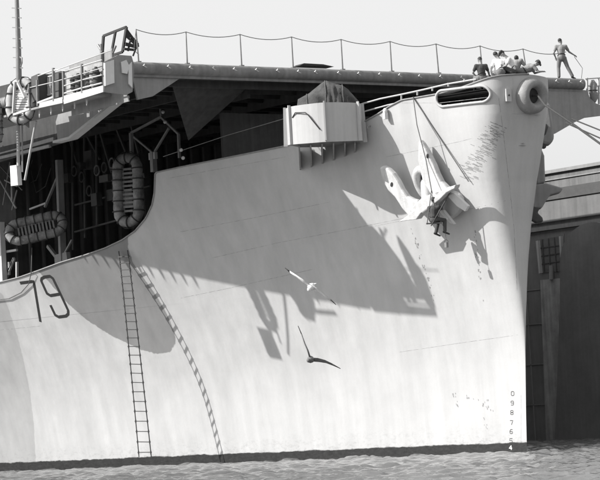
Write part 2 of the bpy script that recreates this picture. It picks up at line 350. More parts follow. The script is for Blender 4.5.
# outboard gallery side plate with flange
PY = (0, 1, 0); P0 = (0, -FW+.35, 0)
pl = [at_plane(u, v, PY, P0) for u, v in [(131, 58), (58, 76), (60, 112), (57, 122), (59, 141), (72, 138), (125, 96), (131, 88)]]
pl[0][2] = pl[1][2] = FZ-.12; pl[7][0] = pl[0][0]
MB().prism(pl, (0, 1, 0), .12).build('gallery_side_plate', 'grey', ship)
fl = [at_plane(u, v, PY, (0, -FW+.2, 0)) for u, v in [(57, 142), (73, 138), (125, 96.5)]]
mb = MB()
for a, b_ in zip(fl[:-1], fl[1:]): mb.bar(a, b_, .42, .1)
mb.build('gallery_flange', 'pale', ship)
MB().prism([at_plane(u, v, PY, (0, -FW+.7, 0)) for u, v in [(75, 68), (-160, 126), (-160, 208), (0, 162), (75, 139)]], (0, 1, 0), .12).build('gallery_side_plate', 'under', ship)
for a, b_, w_ in [((-160, 204), (0, 158), .12), ((0, 158), (50, 146), .12), ((20, 149), (55, 139), .16), ((-160, 196), (40, 143), .07)]: MB().bar(at_plane(*a, PY, (0, -FW+.6, 0)), at_plane(*b_, PY, (0, -FW+.6, 0)), w_).build('gallery_pipe', 'grey', ship)
for u in (-60, -25, 5): MB().prism([at_plane(u, 84+(62-u)*.245+10, (1, 0, 0), at_plane(u, 110, PY, (0, -CW, 0))), at_plane(u+24, 84+(62-u)*.245+6, (1, 0, 0), at_plane(u, 110, PY, (0, -CW, 0))), at_plane(u+24, 84+(62-u)*.245+30, (1, 0, 0), at_plane(u, 110, PY, (0, -CW, 0)))], (1, 0, 0), .08).build('catwalk_bracket', 'grey', ship)
# front bracket, starboard and port
mb = MB(); mb.prism([(FX-.1, -FW+.1, FZ-.55), (FX-.1, -FW+.3, FZ-1.5), (FX-.1, -FW+1.0, FZ-1.35), (FX-.1, -FW+2.4, FZ-.55)], (1, 0, 0), .1); mb.build('corner_bracket', 'grey', ship)
pp = [at_plane(u, v, (1, 0, 0), (FX-.12, 0, 0)) for u, v in [(536, 84), (585, 91), (588, 99), (594, 104), (607, 108), (607, 115), (583, 118), (572, 123), (553, 134), (542, 138)]]
MB().prism(pp, (1, 0, 0), .3).build('port_corner_sponson', 'grey', ship)
# ------------------------------------------------------------------ catwalks
mb = MB(); mb.box(((FX-60)/2, -(FW+CW)/2-.1, CZ), (60+FX, CW-FW-.2, .08)); mb.build('catwalk_floor', 'grey', ship)
def cy(u, v, off=0): return at_plane(u, v, PY, (0, -CW-off, 0))
fx0 = cy(103, 90)[0]
mb = MB(); mb.prism([cy(103.5, 85.5), cy(64, 96), cy(64.5, 104), cy(103.5, 92)], PY, .06); mb.build('catwalk_fascia', 'white', ship)
mb = MB(); mb.prism([cy(63, 97), cy(40, 103), cy(40, 108), cy(63, 103)], PY, .06); mb.build('catwalk_fascia', 'pale', ship)
FXC = fx0
fr = lambda u, v: at_plane(u, v, (1, 0, 0), (FXC, 0, 0))
mb = MB(); mb.prism([fr(103.5, 62), fr(118, 55), fr(131, 56), fr(134, 66), fr(132, 92), fr(126, 95), fr(103.5, 92)], (1, 0, 0), .08); mb.build('catwalk_end_plate', 'grey', ship)
fr2 = lambda u, v: at_plane(u, v, (1, 0, 0), (FXC+.09, 0, 0))
mb = MB(); mb.prism([fr2(104.5, 63), fr2(113.5, 60), fr2(114, 83), fr2(105, 86)], (1, 0, 0), .08); mb.build('end_plate_panel', 'white', ship)
arc = [fr2(131.5, 88)]+[fr2(130+9*math.cos(a)-9, 72-12*math.sin(a)) for a in np.linspace(-.9, 1.5, 10)]+[fr2(131, 60)]
MB().prism([fr2(131.5, 62), fr2(132, 88), fr2(128.5, 84), fr2(128, 66)], (1, 0, 0), .07).build('end_plate_panel', 'white', ship)
MB().prism([fr2(121, 62), fr2(126, 60), fr2(129, 66), fr2(127, 74), fr2(122, 73)], (1, 0, 0), .06).build('end_plate_panel', 'white', ship)
# railings of the starboard catwalk
def rail(px, r=.028, name='rail', m='pale', off=0.0): return MB().tube([cy(u, v, off) for u, v in px], r, 6).build(name, m, ship)
for u, v0, v1 in [(54, 68, 101), (64, 71, 99), (82.5, 64, 93), (102, 44, 92), (113, 48, 88), (38, 80, 106), (30, 84, 108)]:
    of = -1.0 if u > 100 else 0
    MB().bar(cy(u, v1, of), cy(u-.7, v0, of), .09).build('catwalk_post', 'steel', ship)
rail([(102, 60), (82, 66), (66, 71), (54, 70), (38, 76)]); rail([(102, 75), (82, 80), (64, 86)]); rail([(102, 83), (82, 88), (64, 93.5)], .035)
rail([(102, 68), (54, 82), (20, 90)], .02); rail([(54, 97), (38, 103)], .05, m='white'); rail([(98, 45), (102, 52)], .05, 'fork_prong', 'steel', -1.0); rail([(116, 46), (113, 53)], .04, 'fork_prong', 'steel', -1.0)
rail([(112, 50), (54, 71)], .02)
# rack with slats
for k in range(5):
    u = 44+k*2.3; MB().bar(cy(u, 79-k*.6, -.5), cy(u+.4, 97-k*.6, -.5), .1, .04).build('rack_slat', 'pale', ship)
for v in (78, 87, 96): MB().bar(cy(43, v, -.5), cy(55, v-3, -.5), .07, .05).build('rack_rail', 'pale', ship)
MB().prism([cy(36.5, 77, -.3), cy(43.5, 74, -.3), cy(43.5, 99, -.3), cy(37.5, 103, -.3)], PY, .5).build('locker', 'dark', ship)
MB().prism([cy(56, 76, -.6), cy(63, 73, -.6), cy(63, 97, -.6), cy(56, 99, -.6)], PY, .4).build('locker', 'dark', ship)
MB().prism([cy(66, 82, -.9), cy(74, 79, -.9), cy(74, 92, -.9), cy(66, 94, -.9)], PY, .3).build('locker', 'white', ship)
# bow plates under the catwalk
MB().prism([cy(43, 103, -1.3), cy(58, 100, -1.3), cy(60, 108, -1.3), cy(45, 112, -1.3)], PY, .5).build('hose_box', 'pale', ship)
MB().prism([cy(102.5, 62, -.45), cy(84, 67, -.45), cy(65, 73, -.45), cy(65, 95, -.45), cy(102.5, 87, -.45)], PY, .03).build('shadow_cloth', 'canvas_light', ship)  # cloth added behind the rail so the catwalk casts a solid shadow
# added plate, its front edge traced sunward from the shadow wanted on the hull
def towards_sun(u, v, y): h = hp(u, v); return h-LT*((h[1]-y)/LT[1])
sp_ = [towards_sun(u, v, -11.65) for u, v in [(372, 226), (386, 241), (400, 260), (413, 282), (423, 301), (431, 321)]]
sp_ = [(p[0], p[1], p[2]) for p in sp_]; zb_ = max(sp_[-1][2], CZ-.42)
MB().prism([(-13.2, -11.65, sp_[0][2]-.15)]+[p for p in sp_[:-1] if p[2] > zb_+.1]+[(sp_[-1][0], -11.65, zb_), (-13.2, -11.65, zb_)], PY, .05).build('shadow_plate', 'grey', ship)
# rolled bundles hung inside the rail
for i, (u, v) in enumerate([(74, 84), (78.5, 83), (85.5, 81.5), (89.5, 79.5), (93, 78.5), (96.5, 78)]):
    c = cy(u, v, -.2); o = thing('canvas_bundle', ['darkest rolled bundle hung behind the catwalk rail, nearest the ship\'s stern', 'rolled bundle second from the stern end behind the catwalk rail', 'pale rolled bundle just forward of the catwalk rail post', 'bulging canvas bundle in the middle of the row behind the catwalk rail', 'rolled bundle next to the foremost one behind the catwalk rail', 'foremost canvas bundle of the row behind the catwalk rail, nearest the bow'][i], 'bundle', c, 'canvas bundles hung along the catwalk rail')
    b2 = MB(); h = .34+.05*(i % 3); b2.tube([c+(0, 0, -h), c+(.02, 0, -h*.6), c+(0, .03, 0), c+(-.02, 0, h*.6), c+(0, 0, h)], [.06, .15, .17, .14, .05], 9); b2.build('roll', ['shirtd', 'canvas', 'buoyl', 'canvas', 'shirtg', 'canvas'][i], o, c)
    for q in (-.5, .45):
        b2 = MB(); b2.tube([c+np.array((.16*math.cos(a), .16*math.sin(a), q*h)) for a in np.linspace(0, 6.28, 12)[:-1]], .018, 5, closed=True); b2.build('lashing', 'darkrope', o, c)
# framed wind screen and its braces on the corner
sc = lambda u, v: at_plane(u, v, (.35, -1, 0), (FX-.6, -FW+.2, 0))
scr = MB()
Q = [sc(103.5, 36), sc(126.5, 27), sc(122.5, 52), sc(102, 59)]
for a, b_ in zip(Q, Q[1:]+Q[:1]): scr.bar(a, b_, .09)
scr.bar(sc(115.5, 31.5), sc(111, 56), .08); scr.build('screen_frame', 'black', ship)
for a, b_, w in [((126, 32), (137, 43), .1), ((126, 36), (137, 46), .07), ((125, 44), (137, 47), .12), ((124, 49), (135, 50), .09), ((137, 43), (137.5, 47), .1), ((131, 37), (128, 51), .06), ((137, 46), (133, 56), .05), ((126, 28), (137, 43), .04)]:
    MB().bar(at_plane(*a, (1, 0, .1), (FX-.4, 0, 15)), at_plane(*b_, (1, 0, .1), (FX-.4, 0, 15)), w).build('screen_brace', 'black', ship)
# port catwalk railing
pc = lambda u, v: at_plane(u, v, (1, 0, 0), (FX-.3, 0, 0))
for px in ([(585, 79), (612, 77)], [(587, 86), (612, 86)], [(589, 93), (612, 93)]): MB().tube([pc(*q) for q in px], .03, 6).build('rail', 'pale', ship)
for u in (587, 598.5): MB().bar(pc(u, 78), pc(u+.5, 104), .07).build('catwalk_post', 'pale', ship)
c = pc(593, 91); o = thing('canvas_bundle', 'tall grey canvas bundle behind the rail at the far port corner of the deck', 'bundle', c)
MB().tube([c+(0, 0, -.5), c+(0, .05, -.3), c+(0, -.02, 0), c+(0, .03, .3), c+(0, 0, .5)], [.1, .2, .17, .19, .07], 9).build('roll', 'shirtg', o, c)
MB().tube([c+np.array((.2*math.cos(a), .2*math.sin(a), .02)) for a in np.linspace(0, 6.28, 12)[:-1]], .02, 5, closed=True).build('lashing', 'darkrope', o, c)
# stanchions with sagging guard wire along the front of the flight deck
tops = [(136, 29.5), (186, 32), (240, 34.5), (291.5, 37), (341, 39.5), (390, 41.5), (436, 44), (480, 46), (523, 49), (566, 52)]
SX = FX-.12; T = []
for i, (u, v) in enumerate(tops):
    p = at_plane(u, v, (1, 0, 0), (SX, 0, 0)); T.append(p)
    if i < 9:
        lean = [.05, -.02, 0, 0, 0, 0, .05, .05, .15][i]; MB().cone((p[0], p[1]+lean, FZ-.02), p, .033, .024, 7).build('stanchion', 'steel', ship)
        MB().box((p[0], p[1]+lean, FZ+.02), (.16, .16, .06)).build('stanchion_foot', 'steel', ship)
w = []
for a, b_ in zip(T[:-1], T[1:]):
    for k in range(10):
        s = k/10; q = a+(b_-a)*s; q = q+np.array((0, 0, -.16*4*s*(1-s))); w.append(q)
w.append(T[-1]); MB().tube(w, .017, 5).build('guard_wire', 'steel', ship)
MB().tube([T[0], at_plane(134, 50, (1, 0, 0), (SX, 0, 0)), at_plane(139, 55, (1, 0, 0), (SX, 0, 0))], .015, 5).build('guard_wire', 'steel', ship)
MB().prism([at_plane(u, v, (1, 0, 0), (SX-.2, 0, 0)) for u, v in [(296, 66.5), (300, 64.3), (319, 65.3), (330, 67.7)]], (1, 0, 0), .6).build('deck_ramp', 'black', ship)
# ------------------------------------------------------------------ frames and posts seen in the opening
def inner(y, u, v): return at_plane(u, v, PY, (0, y, 0))
I = lambda u, v: inner(-4.6, u, v)
for a, b_, w in [((131, 133), (161, 117), .09), ((161, 117), (178.5, 134), .09), ((178.5, 134), (179.5, 158), .1), ((134, 137), (153, 153), .08), ((169, 128), (154, 153), .08), ((131, 133), (132, 160), .14), ((153, 152), (154, 172), .22), ((161, 117), (159, 96), .06)]:
    MB().bar(I(*a), I(*b_), w).build('frame_brace', 'grey', ship)
MB().box(I(153, 156), (.5, .15, .3)).build('gusset', 'pale', ship)
YB = float(hp(60, 262)[1])
J = lambda u, v: inner(YB+1.2, u, v)
MB().bar(J(59, 160), J(63, 266), .3, .2).build('support_post', 'grey', ship)
for a, b_, w in [((58, 176), (45, 207), .1), ((48, 246), (62, 264), .14), ((60, 262), (72, 240), .08)]: MB().bar(J(*a), J(*b_), w).build('post_brace', 'grey', ship)
MB().prism([J(56, 255), J(68, 252), J(70, 266), J(57, 268)], PY, .2).build('post_foot', 'grey', ship)
for a, b_, r in [((18, 114), (18.5, 166), .075), ((22, 116), (22.5, 172), .035), ((36, 121), (25, 180), .05), ((28, 143), (48, 139), .06), ((30, 141), (52, 136), .05), ((52, 112), (52, 145), .1), ((0, 166), (22, 190), .03), ((0, 180), (16, 208), .05), ((10, 162), (3, 205), .035), ((17, 190), (12, 210), .04), ((0, 152), (24, 144), .05), ((25, 180), (16, 178), .03), ((11, 165), (12, 200), .05), ((30, 209), (46, 203), .05), ((5, 180), (17, 186), .05)]:
    yy = -12.0 if a in ((18, 114), (22, 116), (36, 121)) else YB+.35
    MB().tube([inner(yy, *a), inner(yy, *b_)], r, 7).build('strut', 'pale' if r > .045 else 'grey', ship)
MB().prism([inner(-12, 12, 166), inner(-12, 18.5, 165), inner(-12, 20, 185), inner(-12, 13, 186)], PY, .2).build('white_box', 'white', ship)
MB().prism([inner(YB-.1, -14, 222), inner(YB-.1, 2, 222), inner(YB-.1, 5, 284), inner(YB-.1, -14, 288)], PY, .25).build('davit_post', 'white', ship)
for a, b_ in [((5, 252), (17, 250)), ((9, 270), (14, 259)), ((9, 275), (9, 262)), ((17, 262), (17, 278)), ((2, 290), (14, 258))]: MB().bar(inner(YB+.1, *a), inner(YB+.1, *b_), .1).build('cleat_bracket', 'pale', ship)
cr = random.Random(21)
for k in range(16): MB().box((-28.8, -5.2+k*.7, 11.6), (.16, .1, 8)).build('bulkhead_stiffener', 'dark', ship)
for k in range(9):
    u = 70+k*9+cr.uniform(-3, 3); v = 150+cr.uniform(-20, 50); c = inner(-3.2-cr.random()*1.5, u, v); MB().box(c, (.3+cr.random()*.5, .3, .3+cr.random()*.6)).build('locker', cr.choice(['dark', 'under']), ship)
for k in range(7):
    c = inner(-4.2, 74+k*7.5, 176+cr.uniform(-14, 14)); MB().tube([c+np.array((.22*math.cos(a), .05*a*.1, .22*math.sin(a)-.06*math.sin(a/2))) for a in np.linspace(0, 6.2, 18)[:-1]], .045, 6, closed=True).build('rope_coil', cr.choice(['rope', 'darkrope']), ship)
for k in range(5):
    a_ = inner(-3.4, 66+k*16, 128-k*2); b_ = inner(-3.4, 66+k*16+cr.uniform(6, 18), 128-k*2+cr.uniform(30, 60)); MB().bar(a_, b_, .1).build('diagonal_brace', 'dark', ship)
for k in range(4):
    q0 = inner(-5.0, 4+k*9, 158+k*4); MB().tube([q0, q0+(.4, 0, -.5-.2*k), q0+(1.3, 0, -.6-.1*k), q0+(1.9, 0, -.1)], .03, 5).build('hanging_cable', 'darkrope', ship)
for k in range(3):
    u = 72+k*12; MB().tube([inner(-3.5, u, 120-k*3), inner(-3.5, u+1, 250-k*12)], .06, 6).build('pipe', 'dark', ship)
for q, (a, b_) in enumerate([((8, 148), (120, 118)), ((75, 205), (150, 186)), ((75, 232), (140, 214))]): MB().tube([inner(-3.8, *a), inner(-3.8, *b_)], .05, 6).build('pipe', 'dark', ship)
for (u, v) in [(158, 90), (160, 99), (163, 112), (165, 122), (181, 150), (183, 158), (160, 84)]: MB().ball(inner(-6.2, u, v), .08, 7).build('cable_insulator', 'pale', ship)
# guard line inside the bulwark and rail on the bow
MB().tube([hp(u, v, -.5) for u, v in [(156, 160), (220, 138), (285, 118)]], .02, 5).build('guard_wire', 'steel', ship)
def edge_rail(px, r, name='bow_rail', off=-.15): MB().tube([hp(u, v, off) for u, v in px], r, 6).build(name, 'pale', ship)
edge_rail([(357, 105), (378, 99), (402, 94), (420, 90), (445, 84), (474, 79)], .035); edge_rail([(362, 112), (385, 105.5), (396, 103)], .03)
for u in (399, 415, 430, 446, 462): MB().bar(hp(u, 100-(u-399)*.29, -.15), hp(u, 94.5-(u-399)*.25, -.15), .05).build('rail_post', 'pale', ship)
# chock with its shank below the rail
c = hp(387, 111, .12); MB().ball(c, (.1, .1, .13)).box(c+(0, 0, -.18), (.14, .16, .26)).build('chock', 'white', ship)
c = hp(371, 128, .06); MB().tube([hp(370.5, 126), hp(371, 126, .25), hp(372, 128, .28)], .03, 6).build('eye_bolt', 'grey', ship)
# tabs added along the catwalk edge to give its shadow a toothed outline
tabm = MB().prism([(0, 0, .05), (.16, 0, .05), (.12, 0, -.2), (.05, 0, -.36)], (0, 1, 0), .04).mesh('shadow_tooth', 'pale')
for k in range(13): inst('shadow_tooth', tabm, ship, (-20.2-k*.5, -CW-.02, CZ))
for k in range(5): inst('shadow_tooth', tabm, ship, (-10.6-k*.95, -CW+.25, CZ-.02))
# ------------------------------------------------------------------ gun sponson
hc = hp(322, 150); cen = at_depth(323.5, 107, (hc-CAM[0]) @ CAM[3]-1.55); TR = 1.5
ch = nrm(np.array((-VH[0], -VH[1], 0))); rh = R0
angs = [0, 60, 88, 135, 180, 225, 272, 298]
def tub_pt(a, r, z): a = math.radians(a); return cen+ch*(r*math.cos(a))+rh*(r*math.sin(a))+np.array((0, 0, z))
tub = MB().box((0, 0, 0), (.01, .01, .01)); tub = thing('gun_sponson', 'x', 'x'); del tub['label']; del tub['category']; tub.parent = ship
tub['label'] = 'projecting gun tub of bent plates, one side bright and one in shade'
for i in range(len(angs)):
    a0, a1 = angs[i], angs[(i+1) % len(angs)]+(360 if i == len(angs)-1 else 0); mb = MB(); n = 6
    vs = []
    for k in range(n+1):
        a = a0+(a1-a0)*k/n; rr = TR*(1 if i not in (0, 7) else 1-.07*math.sin(math.pi*k/n))
        vs += [tub_pt(a, rr, 0), tub_pt(a, rr, -1.45-.1*math.cos(math.radians(a))), tub_pt(a, rr-.05, -1.4), tub_pt(a, rr-.05, 0)]
    mb.add(vs, [(4*k+j, 4*k+(j+1) % 4, 4*k+4+(j+1) % 4, 4*k+4+j) for k in range(n) for j in range(4)]); mb.build('tub_plate', 'pale', tub)
for a in (0, 60, 88, 272, 298):
    o_ = tub_pt(a, TR+.05, 0); d = nrm(tub_pt(a, TR+.3, 0)-o_); mb = MB()
    mb.prism([tub_pt(a, TR, .05), tub_pt(a, TR+.1, .05), tub_pt(a, TR+(.16 if a != 298 else .1), -1.5), tub_pt(a, TR, -1.5)], np.cross(d, (0, 0, 1)), .06); mb.build('tub_stiffener', 'pale', tub)
mb = MB(); mb.prism([tub_pt(a, TR-.06, -1.42) for a in angs], (0, 0, 1), .06); mb.build('tub_floor', 'grey', tub)
for s in (-1.05, -.6, -.15, .3, .75, 1.15):
    f0 = cen+rh*s+ch*(math.sqrt(TR*TR-s*s)*.8-.2)+np.array((0, 0, -1.46)); f1 = cen+rh*s-ch*2.6+np.array((0, 0, -1.46)); f2 = f1+np.array((0, 0, -.75))
    f3 = f0+np.array((0, 0, -.12)); MB().prism([f0, f1, f2, f3], nrm(rh), .06).build('tub_bracket', 'grey', tub)
mb = MB()
px = [(-58, -.45), (-50, -.28), (-30, -.33), (-25, -.45), (-8, -1.05)]
mb.tube([tub_pt(a, TR*.97+.03, z) for a, z in px], .022, 6); mb.build('hanging_hose', 'black', tub)
# gun under canvas
gl = cen+np.array((0, 0, 0)); o = thing('covered_gun', 'gun under a creased dark canvas cover, standing in the tub on the ship\'s bow', 'gun', gl)
prof = [(-27, .02, .1), (-25.5, .34, .26), (-21, .42, .34), (-14, .55, .42), (-7, .74, .48), (0, .95, .5), (4, 1.02, .52), (9, .94, .58), (14, .86, .6), (20, .8, .58), (26, .60, .52), (31, .36, .42), (35, .16, .26), (37, .02, .1)]
vs = []; n = 26; rng_ = random.Random(3); pj = []
for i, (du, h, w) in enumerate(prof):
    for q in (0, .33, .66):
        if i == len(prof)-1 and q: break
        if i < len(prof)-1: d2, h2, w2 = [a+(b_-a)*q for a, b_ in zip((du, h, w), prof[i+1])]
        else: d2, h2, w2 = du, h, w
        pj.append((d2, h2, w2))
for i, (du, h, w) in enumerate(pj):
    for k in range(n):
        a = math.pi*k/(n-1); fold = 1+.07*math.sin(a*7+i*.35)+.05*math.sin(i*1.1+a*5)+rng_.uniform(-.015, .015)+(.07*math.sin(du*1.3) if du > 5 else 0)
        flare_ = 1+.08*(1-math.sin(a))**2
        vs.append(cen+rh*(du/25.5)+ch*(w*1.5*math.cos(a)*fold*flare_)+np.array((0, 0, .02+h*math.sin(a)**.8*(.93+.07*fold))))
mb = MB(); mb.add(vs, [(i*n+k, i*n+k+1, (i+1)*n+k+1, (i+1)*n+k) for i in range(len(pj)-1) for k in range(n-1)], True)
cv = mb.build('canvas_cover', 'canvas', o, gl)
for q in (-.62, .1, .78):
    k_ = min(range(len(pj)), key=lambda i: abs(pj[i][0]/25.5-q)); MB().tube([np.array(vs[k_*n+j])*1.0+ch*0.02+(0, 0, .015) for j in range(0, n, 1)], .016, 5).build('cover_lashing', 'rope', o, gl)
MB().tube([cen+np.array((0, 0, -1.4)), cen+np.array((0, 0, .3))], .25, 10).build('gun_pedestal', 'dark', o, gl)
MB().tube([cen+rh*(-1.0)+np.array((0, 0, .05)), cen+rh*.9+np.array((0, 0, .25))], .07, 8).build('barrel', 'dark', o, gl)
# ------------------------------------------------------------------ seams, number, draught marks
for px in [[(386, 157), (420, 150), (460, 141.5), (505, 130)], [(375, 226), (405, 220)], [(466, 210), (511, 199.5)], [(212, 258), (277, 243), (345, 230), (405, 218)], [(180, 232), (258, 217), (330, 202)],
           [(181, 298), (230, 288), (314, 269)], [(402, 103), (440, 103), (490, 97)], [(400, 352), (460, 343), (524, 334)], [(498.7, 98), (503, 130), (510, 190), (514, 228), (517, 290)], 
           [(170, 178), (230, 167), (285, 157)], [(0, 330), (40, 326)], [(521, 395), (521, 446)]]:
    mb = MB(); hull_ribbon(mb, px, .014, .002, 6); mb.build('plate_seam', hm, ship)
mb = MB(); hull_ribbon(mb, [(20.7, 283), (33.5, 281.3), (34.2, 284), (40.3, 321)], .15, .006, 1.5); mb.build('hull_number', 'black', ship, label='painted digit 7')
mb = MB(); hull_ribbon(mb, [(60, 294), (50.5, 295.6), (47, 293.5), (41.3, 281), (41.7, 278.6), (44.5, 277), (50, 276.2), (53, 278.5), (60.5, 294), (68.2, 310.5), (68.2, 314), (66, 316), (58.8, 317), (55.2, 315), (50.9, 306)], .15, .006, 1.0); mb.build('hull_number', 'black', ship, label='painted digit 9')
DG = {'0': [[(0, .15), (.2, 0), (.8, 0), (1, .15), (1, .85), (.8, 1), (.2, 1), (0, .85), (0, .15)]], '9': [[(1, .5), (.2, .5), (0, .4), (0, .15), (.2, 0), (.8, 0), (1, .15), (1, .85), (.8, 1), (.1, 1)]], '8': [[(.5, .5), (.1, .4), (0, .15), (.2, 0), (.8, 0), (1, .15), (.9, .4), (.5, .5), (0, .65), (0, .9), (.2, 1), (.8, 1), (1, .9), (1, .65), (.5, .5)]],
      '7': [[(0, 0), (1, 0), (.5, 1)]], '6': [[(.9, 0), (.3, 0), (0, .4), (0, .85), (.2, 1), (.8, 1), (1, .85), (1, .55), (.1, .5)]], '5': [[(1, 0), (.1, 0), (0, .45), (.8, .45), (1, .6), (1, .85), (.8, 1), (0, 1)]], '4': [[(.8, 1), (.8, 0), (0, .7), (1, .7)]]}
for k, (d, v) in enumerate([('0', 391.5), ('9', 401), ('8', 410.5), ('7', 420.5), ('6', 429.5), ('5', 438.5), ('4', 445.5)]):
    mb = MB(); u0 = 511.3-k*.35
    for st in DG[d]: hull_ribbon(mb, [(u0+2.7*a, v+4.0*b_) for a, b_ in st], .03 if k < 6 else .04, .005, 1.2)
    mb.build('draught_mark', 'dark' if k < 6 else 'white', ship, label='painted draught figure '+d)
# chafe marks and rust specks
rr = random.Random(11); mb = MB()
for k in range(150):
    s = rr.random(); u = 496-s*30+rr.gauss(0, 5.5); v = 122+s*56+rr.gauss(0, 3.5); l = rr.uniform(1.5, 5.5)
    if u > 505 or v < 116: continue
    hull_ribbon(mb, [(u, v), (u+l, v+l*.42)], .018+rr.random()*.012, .004, 6)
for u0, v0, u1, v1, n in [(411, 226, 434, 300, 34), (474, 225, 482, 300, 20), (460, 395, 490, 402, 8), (452, 394, 458, 405, 9), (480, 402, 492, 410, 8), (484, 415, 487, 430, 6)]:
    for k in range(n):
        s = rr.random(); q0 = u0+(u1-u0)*s+rr.gauss(0, 1.0); q1 = v0+(v1-v0)*s+rr.gauss(0, 1.2); hull_ribbon(mb, [(q0, q1), (q0+.3, q1+rr.uniform(.5, 1.6))], .02+rr.random()**2*.05, .004, 6)
mb.build('chafe_marks', 'grey', ship, kind='stuff')
# small hull fittings near the bow
mb = MB()
c = hp(507.5, 95); n = hull_normal(c); tx = nrm(np.cross(n, (0, 0, 1))); mb.prism([c+n*.07+tx*a+np.array((0, 0, b_)) for a, b_ in [(-.1, .24), (.1, .24), (.1, -.24), (-.1, -.24)]], n, .12); mb.build('chock_plate', 'pale', ship)
MB().ball(c+n*.14, .04, 6).build('chock_pin', 'black', ship)
c = hp(550, 90) if hit(550, 90) is not None else hp(546, 90)
for px in ([(513, 78), (513, 113), (540, 115)],): mb = MB(); hull_ribbon(mb, px, .03, .012, 4); mb.build('plate_seam', 'pale', ship)
# bow hawse bolster
hb = hp(530.5, 96, .0); ax = nrm(-VH*.80+R0*.58+np.array((0, 0, -.08))); e1 = nrm(np.cross(ax, (0, 0, 1))); e2 = np.cross(ax, e1)
hb = hb+ax*.12
mb = MB(); pr = [(a*1.15, b*1.14) for a, b in [(-.35, .62), (-.1, .62), (.08, .6), (.2, .53), (.26, .43), (.22, .33), (.12, .27), (-.1, .24), (-.35, .22)]]; n = 32
vs = [hb+ax*a+(e1*math.cos(t_)+e2*math.sin(t_))*r_ for a, r_ in pr for t_ in np.linspace(0, 2*math.pi, n, endpoint=False)]
mb.add(vs, [(i*n+k, i*n+(k+1) % n, (i+1)*n+(k+1) % n, (i+1)*n+k) for i in range(len(pr)-1) for k in range(n)], True); mb.build('hawse_bolster', 'cast', ship)
MB().prism([hb-ax*.02+(e1*math.cos(t_)+e2*math.sin(t_))*.31 for t_ in np.linspace(0, 2*math.pi, 20, endpoint=False)], ax, .04).build('hawse_shade_disc', 'black', ship)  # black disc paints in the shade inside the hawse hole
# lines leading from the bow
def line_thing(label, pts, r, m='darkrope', cat='rope', name='mooring_line', group='lines running off the bow'):
    P = [np.asarray(p, float) for p in pts]; o = MB().tube(P, r, 6).build(name, m, None, P[0]); o.location = tuple(P[0]); o['label'] = label; o['category'] = cat
    if group: o['group'] = group
    return o
line_thing('thick mooring line leaving the round hawse hole at the bow', [hb, hb+ax*.3-e2*0, at_depth(545, 105, 97.6), at_depth(570, 122, 96.5), at_depth(602, 145, 95), at_depth(660, 190, 91)], .042)
line_thing('upper of the two thin lines below the port corner of the deck', [at_depth(572, 119, 108), at_depth(602, 131, 106), at_depth(680, 165, 101)], .03)
line_thing('lower of the two thin lines below the port corner of the deck', [at_depth(566, 123, 107), at_depth(602, 139, 105), at_depth(680, 178, 100)], .03)
# ------------------------------------------------------------------ starboard anchor
ac = hp(432, 205); an = hull_normal(ac); an = nrm(an+np.array((0, 0, .1))); 
anc = thing('bow_anchor', 'big pale stockless anchor hung on the near side of the bow, flukes pointing up', 'anchor', ac)
A = lambda u, v, off=.75: at_plane(u, v, an, ac+an*off)
def plate(px, off, th, name, m, parent, org, bv=.025):
    o = MB().prism([A(u, v, off) for u, v in px], an, th).build(name, m, parent, org); bevel(o, bv); return o
plate([(381.5, 167), (385, 165.5), (390, 168), (395, 173), (400, 181), (404, 189), (409, 196), (415, 199), (419, 200), (423, 207), (420, 217), (411, 216), (404, 208), (397, 197), (390, 190), (385, 181)], .8, .3, 'fluke', 'anchor', anc, ac, .08)
plate([(420.5, 139), (424, 143), (428, 149), (432, 157), (436, 165), (439, 173), (443, 181), (450, 188), (451, 192), (440, 198), (430, 199), (426, 190), (424, 178), (420, 160)], .55, .3, 'fluke', 'anchor', anc, ac, .08)
plate([(401, 221.5), (409, 216), (418, 209), (424, 212), (419, 219), (410, 220)], 1.0, .35, 'tripping_palm', 'anchor', anc, ac)
plate([(436, 199), (441, 192), (450, 187), (458, 184.5), (457, 188), (449, 192), (442, 199), (437, 203)], 1.0, .3, 'tripping_palm', 'anchor', anc, ac)
plate([(412, 210), (424, 198), (437, 192), (443, 197), (436, 205), (420, 217)], .9, .42, 'crown', 'anchor', anc, ac, .05)
for u, v in [(391.5, 184.5), (427.5, 156)]: MB().prism([A(u+1.1*math.cos(t_)-.2*math.sin(t_), v+2.3*math.sin(t_), .965 if u < 400 else .71) for t_ in np.linspace(0, 2*math.pi, 12, endpoint=False)], an, .02).build('fluke_shade_disc', 'black', anc, ac)  # black discs colour in the shade of holes the flukes lack
MB().tube([A(427, 204, .9), A(425, 186, .6), A(425, 181, .1)], [.2, .17, .17], 10).build('shank', 'anchor', anc, ac)
# hawse pipe ring and bolster wedge belong to the ship
mb = MB(); rc = A(424.5, 181, .1); e1 = nrm(np.cross(an, (0, 0, 1))); e2 = nrm(np.cross(an, e1))
ax2 = nrm(an+np.array((0, 0, -.35))); e2b = nrm(np.cross(ax2, e1))
mb.tube([A(426, 184, .28)+(e1*math.cos(t_)*.40+e2b*math.sin(t_)*.62) for t_ in np.linspace(0, 2*math.pi, 28, endpoint=False)], .17, 12, closed=True); mb.build('anchor_hawse_ring', 'anchor', ship)
MB().prism([A(427, 186, .12)+(e1*math.cos(t_)*.34+e2b*math.sin(t_)*.5) for t_ in np.linspace(0, 2*math.pi, 20, endpoint=False)], ax2, .03).build('anchor_shade_disc', 'black', ship)  # black disc stands for the shaded mouth behind the ring
n = 24; vs = []
for off, sc_ in ((-.6, 1.0), (.25, .86), (.42, .72)):
    vs += [A(447+20*sc_*math.cos(t_)-3*math.sin(t_), 205+17*sc_*math.sin(t_), off) for t_ in np.linspace(0, 2*math.pi, n, endpoint=False)]
